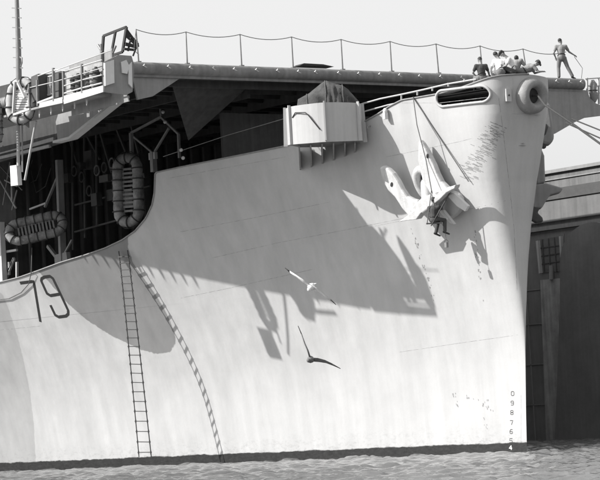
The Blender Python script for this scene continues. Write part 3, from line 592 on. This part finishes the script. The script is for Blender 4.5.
mb = MB(); mb.add(vs, [(i*n+k, i*n+(k+1) % n, (i+1)*n+(k+1) % n, (i+1)*n+k) for i in range(2) for k in range(n)], True); mb.add(vs[2*n:], [tuple(range(n))]); mb.build('anchor_bolster', 'pale', ship)
MB().prism([A(449, 196, .7), A(455, 193, .7), A(469, 206, .45), A(466, 211, .45), A(458, 206, .6)], an, .14).build('bolster_fin', 'white', ship)
MB().prism([A(440, 211, .6), A(444, 210, .7), A(455, 224, .5), A(451, 223, .5)], an, .14).build('bolster_fin', 'white', ship)
# port anchor, seen edge on past the stem
pa = at_depth(546, 190, 104.5); pn = nrm(-VH); po = thing('port_anchor', 'far side anchor sticking out beyond the stem, mostly hidden by the bow', 'anchor', pa)
G = lambda u, v, off=0: at_plane(u, v, pn, pa+pn*off)
for px, nm, m, th, off in [([(530, 186), (545, 184), (562, 189), (560, 193), (549, 196), (545, 202), (541, 209), (532, 209)], 'crown', 'grey', .9, 0), ([(530, 205), (540, 208), (537, 213), (542, 218), (543, 222), (536, 223), (530, 220)], 'tripping_palm', 'dark', .5, .2),
                       ([(536, 150), (541, 149), (544, 156), (545, 183), (536, 185)], 'fluke', 'grey', .35, .1)]:
    bevel(MB().prism([G(u, v, off) for u, v in px], pn, th).build(nm, m, po, pa), .06)
MB().cone(G(543, 128, .2), G(543.5, 146, .2), .28, .12, 14).build('shank', 'dark', po, pa)
mb = MB(); mb.prism([G(541, 104), G(549, 104), G(552, 124), G(553.5, 140), (G(549, 146)), G(541, 145), G(537, 128)], pn, .8); bevel(mb.build('port_hawse_casing', 'grey', ship), .12)
# ------------------------------------------------------------------ life rafts
def raft_mesh(Lh=1.0, Wh=.55, R=.25):
    #         # half straight length, end radius, tube radius
    path = []
    for k in range(17): a = -math.pi/2+math.pi*k/16; path.append((Wh*math.cos(a)+Lh, Wh*math.sin(a), 0))
    for k in range(17): a = math.pi/2+math.pi*k/16; path.append((Wh*math.cos(a)-Lh, Wh*math.sin(a), 0))
    full = []
    for i in range(len(path)):
        a, b_ = np.array(path[i]), np.array(path[(i+1) % len(path)]); n = max(1, int(np.linalg.norm(b_-a)/.12)); full += [a+(b_-a)*j/n for j in range(n)]
    rads = [R*(1+.05*math.sin(i*1.9)) for i in range(len(full))]
    tb = MB().tube(full, rads, 14, closed=True); ls = MB()
    for i in range(0, len(full), 4):
        c = full[i]; d = nrm(full[(i+1) % len(full)]-full[i-1]); x = nrm(np.cross(d, (0, 0, 1))); y = np.cross(d, x)
        ls.tube([c+(x*math.cos(a)+y*math.sin(a))*(R+.03) for a in np.linspace(0, 2*math.pi, 14, endpoint=False)], .032, 5, closed=True)
    for i in range(0, len(full), 4):       # grab line in bights
        a, b_ = full[i], full[(i+4) % len(full)]; o1 = nrm((a+b_)/2)*(R+.1)
        ls.tube([a+nrm(a)*(R+.04), (a+b_)/2+o1, b_+nrm(b_)*(R+.04)], .018, 4)
    return tb, ls
RM = {'a': raft_mesh(), 'b': raft_mesh(.28, .5, .17)}
raft_sl2 = MB().box((0, 0, 0), (.07, .7, .04)).mesh('slat', 'white')
raft_sl = MB().box((0, 0, 0), (.1, .66, .05)).mesh('slat', 'slat')
def raft(px, dep, long_px, side, scale, label, tube_m, kd='a'):
    """px: picture position, long axis vector and normal in world space"""
    c = at_depth(*px, dep); o = thing('life_raft', label, 'life raft', c, 'life rafts stowed on the ship')
    x = nrm(long_px); nn = nrm(side); nn = nrm(nn-x*(nn @ x)); y = np.cross(nn, x)
    R3 = Matrix([[x[i], y[i], nn[i]] for i in range(3)]).to_4x4(); o.matrix_world = Matrix.Translation(Vector(c)) @ R3 @ Matrix.Scale(scale, 4)
    TB, LS = RM[kd]; inst('float_tube', TB.mesh('float_tube', tube_m), o, (0, 0, 0)); inst('lashings', LS.mesh('lashings', 'darkrope'), o, (0, 0, 0))
    hw = 1.0 if kd == 'a' else .5
    for k in range(11): inst('slat', raft_sl if kd == 'a' else raft_sl2, o, (-hw+k*hw/5, 0, -.03))
    inst('floor_frame', MB().box((0, .3, -.09), (2.3*hw, .08, .06)).box((0, -.3, -.09), (2.3*hw, .08, .06)).mesh('floor_frame', 'slat'), o, (0, 0, 0)); return o
dp = lambda P: (np.asarray(P)-CAM[0]) @ CAM[3]
raft((128, 190), dp(hp(128, 245))+.6, (0, .02, 1), (.55, -1, .12), .92, 'dark raft standing on end beside the curved edge of the hull', 'buoy')
raft((36, 228), dp(hp(40, 270))+.35, R0+np.array((0, 0, .17)), -VH+np.array((0, 0, .35)), .80, 'dark raft stowed lengthwise above the painted hull number', 'buoy')
raft((21, 101), dp(cy(21, 101, .12)), R0*.12+np.array((0, 0, 1.)), -VH*.9-R0*.4, 1.0, 'light raft with pale slats hung outside the catwalk beside the mast', 'buoyl', 'b')
raft((-6, 122), dp(cy(-6, 122, .2)), (0, 0, 1), (.3, -1, 0), .55, 'dark raft cut off by the left edge, under the catwalk', 'buoy')
for a, b_ in [((15, 82), (13, 116)), ((18, 83), (25, 98))]: MB().bar(cy(*a, .4), cy(*b_, .4), .09).build('raft_strap', 'pale', ship)
MB().bar(cy(13, 115, .4), cy(30, 109, .4), .09).build('raft_strap', 'pale', ship)
# ------------------------------------------------------------------ mast with footpegs
mp = lambda u, v: at_plane(u, v, PY, (0, -CW-.15, 0))
MB().tube([mp(15.2, -60), mp(16.8, 0), mp(18.5, 50), mp(19, 84)], [.07, .085, .11, .12], 10).build('whip_mast', 'steel', ship)
for v in (-12, -3, 7.5, 17, 27, 38, 47, 57, 67): 
    u = 16.8+v*.027; MB().bar(mp(u-5, v+.6), mp(u+4, v+1), .035).build('mast_peg', 'steel', ship)
MB().tube([mp(20, 57), mp(22, 58), mp(22, 63), mp(20.5, 67)], .03, 6).build('mast_bracket', 'steel', ship)
# slack lines near the number
line_thing('thin slack rope curving down from the deck edge left of the number', [hp(-6, 300, .06), hp(10, 298, .06), hp(22, 292, .06), hp(30, 283, .08), hp(33, 271, .12), inner(YB+.2, 32, 248)], .022, 'rope', name='slack_rope', group=None)
# ------------------------------------------------------------------ rope ladder
TL, TRr = hp(120.5, 250, .12), hp(129.3, 249, .12)
dl = dp(TL); BL, BR = at_depth(139, 457, dl-1.3), at_depth(151.3, 457, dl-1.45)
ML, MR = at_depth(128, 340, dl-.7), at_depth(138.3, 340, dl-.8)
lad = thing('rope_ladder', 'long rope ladder with dark rungs hanging from the cut-out edge down to the water', 'ladder', TL)
def qb(a, m_, b_, t_):
    c = 2*m_-(a+b_)/2; return a*(1-t_)**2+2*c*t_*(1-t_)+b_*t_*t_
for a, m_, b_ in ((TL, ML, BL), (TRr, MR, BR)): MB().tube([qb(a, m_, b_, k/30) for k in range(31)], .024, 6).build('side_rope', 'darkrope', lad, TL)
NR = 24
for k in range(NR):
    t_ = (21+8.45*k-13)/206
    if t_ > .99: break
    a, b_ = qb(TL, ML, BL, t_), qb(TRr, MR, BR, t_); d = nrm(b_-a); j = np.array((0, 0, random.uniform(-.015, .015)))
    MB().bar(a-d*.04, b_+d*.04+j, .10 if k == 0 else .07, .035 if k else .06).build('rung', 'wood', lad, TL)
    for q in (a, b_): MB().tube([q-np.array((0, 0, .11)), q, q+np.array((0, 0, .11))], [.02, .042, .02], 6).build('rung_chock', 'darkrope', lad, TL)
# ------------------------------------------------------------------ people
def person(label, base, heading, J, shirt='shirtw', trouser='denim', hat=None, bare=False, sleeve=True, group=None, scale=1.0):
    """J: joints in a local frame, x to the right, y forward, z up"""
    o = thing('person', label, 'person', base, group); ca, sa_ = math.cos(heading), math.sin(heading)
    o.rotation_euler = (0, 0, heading); o.scale = (scale,)*3
    J = {k: np.asarray(v, float) for k, v in J.items()}
    def remesh(mb, vox, name, m):
        me0 = mb.mesh(name, m); tmp = bpy.data.objects.new(name, me0); COL.objects.link(tmp)
        q = tmp.modifiers.new('r', 'REMESH'); q.mode = 'VOXEL'; q.voxel_size = vox; q.use_smooth_shade = True
        q2 = tmp.modifiers.new('s', 'SMOOTH'); q2.iterations = 3; q2.factor = .5
        dg = bpy.context.evaluated_depsgraph_get(); m2 = bpy.data.meshes.new_from_object(tmp.evaluated_get(dg)); m2.name = name
        m2.polygons.foreach_set('use_smooth', [True]*len(m2.polygons))
        if not m2.materials: m2.materials.append(M[m])
        bpy.data.objects.remove(tmp); inst(name, m2, o, (0, 0, 0))
    H, Nk, Ch, Pe = J['head'], J['neck'], J['chest'], J['pelvis']; fwd = nrm(J.get('look', (0, 1, 0))); upv = nrm(H-Nk); fwd = nrm(fwd-upv*(fwd @ upv)); rt = np.cross(fwd, upv)
    b = MB(); b.cone(Pe, (Pe+Ch)/2, .13, .125); b.cone((Pe+Ch)/2, Ch, .125, .15); b.cone(Nk-upv*.03, H-upv*.05, .055, .05)
    b.ball(H+upv*.02, (.078, .095, .115), 14, [rt, fwd, upv]); b.ball(H-upv*.06+fwd*.03, (.055, .06, .06), 10, [rt, fwd, upv]); b.cone(H+fwd*.09+upv*.02, H+fwd*.112-upv*.02, .012, .018, 6)
    for s in (-1, 1): b.ball(H+rt*s*.08-fwd*.005, (.014, .025, .034), 8, [rt, fwd, upv])
    for s in 'lr':
        S, E, Wr, Hi, K, An = (J[k+s] for k in ('sh', 'el', 'wr', 'hip', 'kn', 'an')); b.cone(Ch, S, .12, .068); b.cone(Nk-upv*.06, S, .06, .06)
        b.cone(S, E, .056, .043); b.cone(E, Wr, .043, .028); hd = nrm(Wr-E); side = nrm(np.cross(hd, (0.1, .2, 1))); pn_ = np.cross(hd, side)
        b.cone(Wr, Wr+hd*.075, .03, .034, 8)
        for f in range(4): r0_ = Wr+hd*.085+side*(f-1.5)*.021; k_ = r0_+hd*(.035, .042, .038, .028)[f]+pn_*.006; b.cone(r0_, k_, .0105, .0095, 6); b.cone(k_, k_+nrm(hd+pn_*.8)*.035, .0095, .008, 6)
        t0 = Wr+hd*.03-side*.03; b.cone(t0, t0+nrm(hd*.7-side*.8+pn_*.4)*.05, .012, .01, 6)
        b.cone(Pe, Hi, .12, .095); b.cone(Hi, K, .088, .058); b.cone(K, An, .058, .038)
    remesh(b, .010, 'body', 'skin')
    c = MB(); c.cone(Pe+(Ch-Pe)*.12, (Pe+Ch)/2, .155, .15); c.cone((Pe+Ch)/2, Ch, .15, .178)
    for s in 'lr':
        S, E = J['sh'+s], J['el'+s]; c.cone(Ch, S, .142, .087); c.cone(Nk-upv*.07, S, .075, .078); c.cone(S, S+(E-S)*(.62 if sleeve else .15), .078, .066)
    remesh(c, .016, 'shirt', shirt)
    c = MB(); c.cone(Pe-(Ch-Pe)*.05, Pe+(Ch-Pe)*.25, .152, .148)
    for s in 'lr': c.cone(Pe, J['hip'+s], .14, .116); c.cone(J['hip'+s], J['kn'+s], .108, .078); c.cone(J['kn'+s], J['kn'+s]+(J['an'+s]-J['kn'+s])*.93, .08, .07)
    remesh(c, .016, 'trousers', trouser)
    MB().tube([Pe+(Ch-Pe)*.28+rt*.157*math.cos(t_)+fwd*.157*math.sin(t_) for t_ in np.linspace(0, 2*math.pi, 20, endpoint=False)], .018, 6, closed=True).build('belt', 'shoe', o)
    for s in 'lr':
        An = J['an'+s]; d = nrm(J.get('toe'+s, (0, 1, -.1))); c = MB(); c.cone(An-d*.05+(0, 0, -.03), An+d*.16+(0, 0, -.06), .048, .036, 8); remesh(c, .012, 'shoe', 'shoe')
    c = MB(); c.ball(H+upv*.045-fwd*.018, (.088, .1, .1), 14, [rt, fwd, upv]); 
    if hat == 'cap': c.tube([H+upv*.085, H+upv*.13, H+upv*.155], [.105, .1, .06], 14); c.cone(H+upv*.08+fwd*.08, H+upv*.07+fwd*.14, .05, .045, 8)
    remesh(c, .014, 'hair' if hat != 'cap' else 'cap', 'hair')
    for s in (-1, 1): MB().ball(H+rt*s*.031+fwd*.083+upv*.02, (.012, .01, .009), 6, [rt, fwd, upv]).build('eye', 'glass', o)
    return o
HC = math.atan2(VH[1], VH[0])-math.pi/2      # heading that looks away from the camera
def rim_at(u, inward=.17):
    v = np.interp(u, [p[0] for p in OUT], [p[1] for p in OUT]); p = hp(u, v); n = hull_normal(p); n[2] = 0; p = p-nrm(n)*inward; return p+np.array((0, 0, .02))
def sit(lean=.12, armr=None, arml=None, head=(0, .12, .80), look=(0, 1, -.2), kneez=.18, twist=0):
    J = dict(pelvis=(0, 0, .13), chest=(0, lean*.8, .46), neck=(0, lean, .63), head=(head[0], head[1]+lean*.3, head[2]), look=look, shl=(-.19, lean*.9, .57), shr=(.19, lean*.9, .57),
             ell=(-.3, lean+.1, .33), elr=(.3, lean+.1, .33), wrl=(-.16, lean+.32, .28), wrr=(.16, lean+.32, .28), hipl=(-.1, .02, .12), hipr=(.1, .02, .12), knl=(-.14, .42, kneez), knr=(.14, .42, kneez), anl=(-.14, .5, -.22), anr=(.14, .5, -.22))
    if armr: J['elr'], J['wrr'] = armr
    if arml: J['ell'], J['wrl'] = arml
    return J
person('man in a dark shirt sitting on the bow rail, leftmost of the seated men', rim_at(480), HC+.25, sit(.05, look=(-.2, 1, -.1), armr=((.32, .12, .33), (.42, .3, .15))), 'shirtd', 'denimg', group='men resting on top of the bow')
person('small crouching man in white, half hidden between the dark shirt and the broad white back', rim_at(491.5, .75)+np.array((0, 0, -.15)), HC-2.4, sit(.2, head=(0, .2, .72)), 'shirtw', 'denimg', sleeve=True, group='men resting on top of the bow')
person('broad backed man in a white shirt, hunched over on the bow rail', rim_at(501), HC-.15, sit(.3, head=(-.12, .25, .80), look=(-.4, 1, -.3), arml=((-.32, .15, .3), (-.3, .1, .08)), armr=((.32, .3, .35), (.2, .5, .2))), 'shirtw', 'denimg', scale=1.05, group='men resting on top of the bow')
person('capped man in white bending to his left over his dark trousers', rim_at(515), HC+1.5, sit(.12, head=(0, .3, .82), look=(0, 1, -.9), kneez=.33), 'shirtw', 'denim', hat='cap', group='men resting on top of the bow')
person('man in a grey shirt sitting behind the capped man\'s right shoulder', rim_at(523, .5), HC-.6, sit(.15, head=(0, .1, .66)), 'shirtg', 'denim', group='men resting on top of the bow')
JL = dict(pelvis=(0, 0, .14), chest=(0, .32, .26), neck=(0, .47, .34), head=(0, .6, .42), look=(.3, 1, -.6), shl=(-.19, .42, .3), shr=(.19, .42, .3), ell=(-.28, .55, .08), elr=(.25, .6, .06), wrl=(-.1, .75, .1), wrr=(.1, .8, .08),
          hipl=(-.1, -.02, .13), hipr=(.1, -.02, .13), knl=(-.14, -.42, .1), knr=(.14, -.4, .2), anl=(-.14, -.82, .08), anr=(.14, -.8, .08), toel=(0, -.4, -1), toer=(0, -.4, -1))
person('man lying on his elbows above the round hawse hole', rim_at(527, .35)+np.array((0, .0, .0)), -HC*0+math.atan2(R0[1], R0[0])-math.pi/2+.1, JL, 'shirtg', 'denimg', hat='cap', group='men resting on top of the bow')
fp = at_plane(562.5, 72, (1, 0, 0), (FX-.35, 0, 0)); fp[2] = FZ; fp[1] = min(fp[1], FP-.6)
JS = dict(pelvis=(0, 0, .92), chest=(0, .02, 1.28), neck=(0, .03, 1.47), head=(.0, .08, 1.62), look=(.9, .8, -.2), shl=(-.2, .02, 1.4), shr=(.2, .05, 1.4), ell=(-.33, -.02, 1.13), elr=(.38, .2, 1.18), wrl=(-.22, .16, .95), wrr=(.6, .28, 1.05),
          hipl=(-.1, 0, .89), hipr=(.1, 0, .89), knl=(-.15, .05, .49), knr=(.24, .02, .5), anl=(-.17, -.03, .1), anr=(.42, -.02, .1), toel=(.3, 1, -.1), toer=(.8, .6, -.1))
person('man in grey standing with legs apart on the corner of the flight deck', fp, HC+.1, JS, 'shirtg', 'denimg', scale=1.06)
line_thing('thin line hanging from the standing man\'s hand to the deck corner', [fp+R0*.6+VH*.25+np.array((0, 0, 1.02)), fp+R0*.9+np.array((0, 0, .45)), (FX+.1, FP-.1, FZ)], .012, 'rope', name='hand_line', group=None)
# painter on a bosun's chair
hdep = dp(hp(436, 225)); pdp = hdep-1.75
pb = at_depth(434, 222.5, pdp)
JP = dict(pelvis=(0, 0, .13), chest=(0, .06, .48), neck=(0, .08, .65), head=(.02, .06, .84), look=(.7, 1, .1), shl=(-.19, .06, .58), shr=(.19, .08, .58), ell=(-.26, .25, .45), elr=(.3, .25, .5), wrl=(-.05, .42, .6), wrr=(.32, .45, .75),
          hipl=(-.1, .02, .12), hipr=(.1, .02, .12), knl=(-.02, .42, .06), knr=(.28, .38, .08), anl=(-.12, .36, -.38), anr=(.30, .30, -.36), toel=(.9, .5, -.4), toer=(.9, .4, -.3))
person('painter in dark work clothes sitting in a rope slung seat below the near anchor', pb, HC-.5, JP, 'shirtd', 'denim', hat='cap', sleeve=True)
seat = thing('bosuns_chair', 'wooden plank seat slung on a rope under the painter', 'seat', pb)
q = pb+np.array((0, 0, -.03)); MB().box(q, (.6, .24, .04), [R0, VH, np.array((0, 0, 1.))]).build('seat_plank', 'wood', seat, pb)
apex = at_depth(431.5, 190, pdp+.1)
for s in (-1, 1): MB().tube([q+R0*.27*s, apex], .018, 5).build('bridle', 'rope', seat, pb)
MB().tube([apex, at_depth(426, 160, pdp+.5), at_depth(417, 125, hdep-1.2), hp(414, 97, .05)], .02, 5).build('hoisting_rope', 'rope', seat, pb)
line_thing('long straight rope slanting from the bow rail to the anchor', [hp(414.5, 98, .05), hp(470.5, 181, .12)], .02, 'rope', name='stay_rope', group=None)
po2 = MB().tube([at_depth(431, 226, pdp-.1), at_depth(452, 189, pdp-.25)], .024, 6).build('brush_handle', 'wood', None, pb); po2.location = tuple(pb); po2['label'] = 'long slanting brush handle held by the painter on the ropes'; po2['category'] = 'paint brush'
pcn = at_depth(446.5, 245, pdp); pt = thing('paint_can', 'small pale paint can hanging beside the painter\'s feet', 'can', pcn)
MB().tube([pcn+(0, 0, -.1), pcn+(0, 0, .1)], .075, 12).build('can', 'slat', pt, pcn); MB().tube([pcn+R0*.075*math.cos(a)+np.array((0, 0, .1+.1*math.sin(a))) for a in np.linspace(0, math.pi, 9)], .008, 4).build('handle', 'darkrope', pt, pcn)
MB().tube([pcn+(0, 0, .2), at_depth(445, 230, pdp), pb+R0*.28], .01, 4).build('lanyard', 'rope', pt, pcn)
# ------------------------------------------------------------------ gulls
def gull(label, c_px, dep, wl, wr, look_px, back):
    c = at_depth(*c_px, dep); o = thing('gull', label, 'gull', c, 'gulls flying past the hull'); s = dep/F
    V = lambda u, v, d=0: at_depth(c_px[0]+u, c_px[1]+v, dep+d)
    h = V(*look_px, -.06); tl = V(-look_px[0]*1.3, -look_px[1]*1.3, .1)
    b = MB(); d = h-c; b.tube([tl, c-d*.9, c-d*.3, c+d*.3, c+d*.75, c+d*1.0], [.012, .05, .085, .08, .045, .02], 12); b.ball(c+d*.95, .05, 10); b.build('body', 'gullw' if not back else 'gullg', o, c)
    MB().cone(c+d*1.12, c+d*1.4, .016, .005, 6).build('beak', 'gullg', o, c)
    sp_ = nrm(V(1, 0)-c); MB().prism([tl-sp_*.06-d*.2, tl+sp_*.06-d*.2, c-d*.6], nrm(-VH+np.array((0, 0, .4))), .012).build('tail', 'gullw', o, c)
    for pts in (wl, wr):
        P = [V(*p[:2], p[3]) for p in pts]; cs = [p[2] for p in pts]; n = len(P)
        for a, b_, nm, mt in ((0, n-1, 'wing', 'gullw' if not back else 'gullg'), (n-2, n, 'wing_tip', 'gullb')):
            m_ = MB(); vs = []; rg = range(a, b_)
            for i in rg:
                t_ = cs[i]; ch_ = nrm(np.array((0, 0, 1.))*.8+d*.0-VH*.94); ch_ = nrm(ch_+nrm(d)*.25); th = .012*(1-i/n)+.003; up_ = nrm(np.cross(P[min(i+1, n-1)]-P[max(i-1, 0)], ch_))
                vs += [P[i]+ch_*t_*.5, P[i]+up_*th*2, P[i]-ch_*t_*.5, P[i]-up_*th]
            m_.add(vs, [(4*i+j, 4*i+(j+1) % 4, 4*i+4+(j+1) % 4, 4*i+4+j) for i in range(len(rg)-1) for j in range(4)]+[(0, 1, 2, 3), tuple(len(vs)-4+j for j in (3, 2, 1, 0))], True); m_.build(nm, mt, o, c)
gull('white gull gliding with outspread wings in front of the hull, the upper bird', (311, 287), 60, [(-1, -1, .2, 0), (-8, -6, .2, -.05), (-15, -11, .15, 0), (-21, -15, .11, .05), (-26, -19, .03, .1)], [(1, 0, .2, 0), (8, 4, .2, .05), (14, 9, .15, .05), (20, 13, .11, 0), (25, 17.5, .03, 0)], (-2, 2.5), False)
gull('darker gull with raised wings below the other bird, nearer the water', (310.5, 359.5), 60, [(-.5, -1, .16, 0), (-3, -9, .16, -.05), (-6, -16, .13, 0), (-9, -25, .1, .05), (-12.5, -33.5, .03, .1)], [(1, 0, .18, 0), (8, .5, .18, .05), (15, 2, .14, .05), (22, 5, .1, 0), (30, 9, .03, 0)], (-2, 1), True)
# ------------------------------------------------------------------ neighbouring ship
NY = 19.6; N0 = (0, NY, 0)
Np = lambda u, v, off=0: at_plane(u, v, PY, (0, NY-off, 0))
ns = thing('moored_ship', 'second ship lying alongside, pale upper side and dark lower hull, right edge', 'ship', (-5, NY, 0))
NO = (-5, NY, 0)
def nplate(px, off, th, name, m):
    return MB().prism([Np(u, v, off) for u, v in px], PY, th).build(name, m, ns, NO)
A0 = Np(500, 300); A1 = Np(700, 300); ztop_n = Np(575, 167)[2]; zl = Np(575, 227)[2]
xa, xb = Np(480, 300)[0]-25, Np(700, 300)[0]+12
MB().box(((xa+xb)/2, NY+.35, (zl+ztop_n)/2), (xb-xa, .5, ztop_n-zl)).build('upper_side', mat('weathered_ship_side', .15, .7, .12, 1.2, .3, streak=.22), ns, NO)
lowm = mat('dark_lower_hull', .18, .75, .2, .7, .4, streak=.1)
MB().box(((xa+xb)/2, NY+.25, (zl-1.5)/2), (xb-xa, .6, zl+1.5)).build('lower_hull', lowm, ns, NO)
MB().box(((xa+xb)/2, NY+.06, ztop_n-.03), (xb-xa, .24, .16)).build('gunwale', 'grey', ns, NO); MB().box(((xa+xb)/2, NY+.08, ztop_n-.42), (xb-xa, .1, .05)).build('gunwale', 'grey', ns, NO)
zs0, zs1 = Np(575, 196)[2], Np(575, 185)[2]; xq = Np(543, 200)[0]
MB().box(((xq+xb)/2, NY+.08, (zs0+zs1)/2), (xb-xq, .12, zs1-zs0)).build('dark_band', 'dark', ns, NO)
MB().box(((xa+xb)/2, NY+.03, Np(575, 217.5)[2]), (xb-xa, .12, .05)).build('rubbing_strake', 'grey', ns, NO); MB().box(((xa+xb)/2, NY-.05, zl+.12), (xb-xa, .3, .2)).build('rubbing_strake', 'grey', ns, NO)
cu = 597; nplate([(cu+34*math.cos(a), 262-40*math.sin(a)) for a in np.linspace(0, math.pi, 20)]+[(cu-34, 300), (cu-40, 470), (cu+40, 470), (cu+34, 300)], .32, .4, 'arch_plate', lowm)  # round-topped plate in the same material as the lower hull
nplate([(538, 240), (561, 236), (563, 271), (541, 273)], .06, .04, 'shutter_panel', mat('shutter_grey', .13, .8, .2, 3, .2))
for q in range(3): nplate([(542+q*6, 239.5-q*.9), (542.7+q*6, 239.3-q*.9), (545+q*6, 272), (544.3+q*6, 272)], .09, .04, 'shutter_rib', 'dark')
for q in range(3): nplate([(539+q*.7, 248+q*8), (562, 244.5+q*8), (562, 245.3+q*8), (539+q*.7, 248.8+q*8)], .09, .03, 'shutter_rib', 'dark')
nplate([(537, 241), (539, 240.5), (541.5, 273), (540, 273.5)], .16, .16, 'opening_jamb', 'pale'); nplate([(560, 236.5), (561.8, 236), (563.6, 270), (562.2, 270.5)], .16, .16, 'opening_jamb', 'pale')
nplate([(541, 280), (563, 278), (571, 470), (548, 470)], .08, .1, 'hull_doubler', mat('scuffed_doubler', .36, .7, .3, 1.5, .3, streak=.3))
for px in ([(585, 305), (570, 350), (562, 420)], [(567, 255), (574, 275), (586, 292)]): MB().tube([Np(u, v, .3) for u, v in px], .025, 5).build('hull_wire', 'grey', ns, NO)
for q in range(14): MB().box((xa+4+q*3.1, NY-.06, (zl-.2)/2), (.05, .05, zl-.3)).build('plate_seam', 'grey', ns, NO)
for q in (1.9, 3.9, 5.9, 7.6): MB().box(((xa+xb)/2, NY-.065, q), (xb-xa, .04, .04)).build('plate_seam', 'grey', ns, NO)
for q in range(9): MB().tube([(-24+q*3.3, NY-.1, 8.6+.1*(q % 3)), (-24+q*3.3, NY-.16, 8.3-.3*(q % 2))], .12, 7).build('scupper_pipe', 'grey', ns, NO)
# deck behind the gunwale so the ship is solid
MB().box(((xa+xb)/2, NY+6, ztop_n-.9), (xb-xa, 11, .2)).build('ship_deck', 'grey', ns, NO)
MB().box(((xa+xb)/2, NY+11.6, (ztop_n-1.5)/2), (xb-xa, .3, ztop_n+1.4)).build('far_side', 'grey', ns, NO)
for x_, nm in ((xa, 'stern_plate'), (xb, 'bow_plate')): MB().box((x_, NY+6, (ztop_n-1.5)/2-.1), (.3, 11.6, ztop_n+1.2)).build(nm, 'grey', ns, NO)
# ------------------------------------------------------------------ water
wm = bpy.data.materials.new('harbour_water'); wm.use_nodes = True; t = wm.node_tree; L = t.links; b = t.nodes['Principled BSDF']
b.inputs['Base Color'].default_value = (.14, .14, .14, 1); b.inputs['Roughness'].default_value = .05; b.inputs['IOR'].default_value = 1.33; b.inputs['Specular IOR Level'].default_value = .5
tc = t.nodes.new('ShaderNodeNewGeometry'); n1 = t.nodes.new('ShaderNodeTexNoise'); n1.inputs['Scale'].default_value = 3.0; n1.inputs['Detail'].default_value = 6; n1.inputs['Roughness'].default_value = .55
L.new(tc.outputs['Position'], n1.inputs['Vector']); bp = t.nodes.new('ShaderNodeBump'); bp.inputs['Strength'].default_value = .7; bp.inputs['Distance'].default_value = .05
L.new(n1.outputs['Fac'], bp.inputs['Height']); L.new(bp.outputs[0], b.inputs['Normal'])
ds = np.concatenate([np.arange(45, 125, .11), np.arange(125, 165, .8)]); ls = np.arange(-28, 32, .13)
Dg, Lg = np.meshgrid(ds, ls, indexing='ij'); px_ = CAM[0][0]+VH[0]*Dg+R0[0]*Lg; py_ = CAM[0][1]+VH[1]*Dg+R0[1]*Lg
hz = np.zeros_like(px_); rr = np.random.RandomState(5)
for k in range(90):
    wl = .38*(1+7*rr.rand()**2.2); a = rr.uniform(0, 2*math.pi) if k % 3 else HC+math.pi/2+rr.normal(0, .5); am = .0062*wl**.62; ph = rr.uniform(0, 6.28)
    w_ = 2*math.pi/wl*(math.cos(a)*px_+math.sin(a)*py_)+ph+.6*np.sin(.21*px_+k)+.5*np.sin(.27*py_+2*k); s_ = np.sin(w_); hz += am*(s_+.35*(s_*s_))
fade = np.clip(np.minimum.reduce([(Dg-45)/8, (165-Dg)/20, (Lg+28)/4, (31.8-Lg)/4]), 0, 1); hz = hz*fade
ii = np.arange(hz.size).reshape(hz.shape); q = np.stack([ii[:-1, :-1], ii[:-1, 1:], ii[1:, 1:], ii[1:, :-1]], -1).reshape(-1, 4)
me = bpy.data.meshes.new('water'); vv = np.stack([px_.ravel(), py_.ravel(), hz.ravel()], -1).tolist(); k0 = len(vv)
# rest of the harbour out to the horizon, joined to the wavy patch all round
def pt(d, l): return [CAM[0][0]+VH[0]*d+R0[0]*l, CAM[0][1]+VH[1]*d+R0[1]*l, 0]
BIG = 9000; vv += [pt(-BIG, -BIG), pt(-BIG, BIG), pt(BIG, BIG), pt(BIG, -BIG)]
c0, c1, c2, c3 = ii[0, 0], ii[0, -1], ii[-1, -1], ii[-1, 0]
ff = q.tolist()
ff += [[k0, k0+1]+ii[0, ::-1].tolist(), [k0+1, k0+2]+ii[::-1, -1].tolist(), [k0+2, k0+3]+ii[-1, :].tolist(), [k0+3, k0]+ii[:, 0].tolist()]
me.from_pydata(vv, [], ff); me.polygons.foreach_set('use_smooth', [True]*len(q)+[False]*4); me.materials.append(wm)
wo = bpy.data.objects.new('water', me); COL.objects.link(wo); wo['kind'] = 'structure'
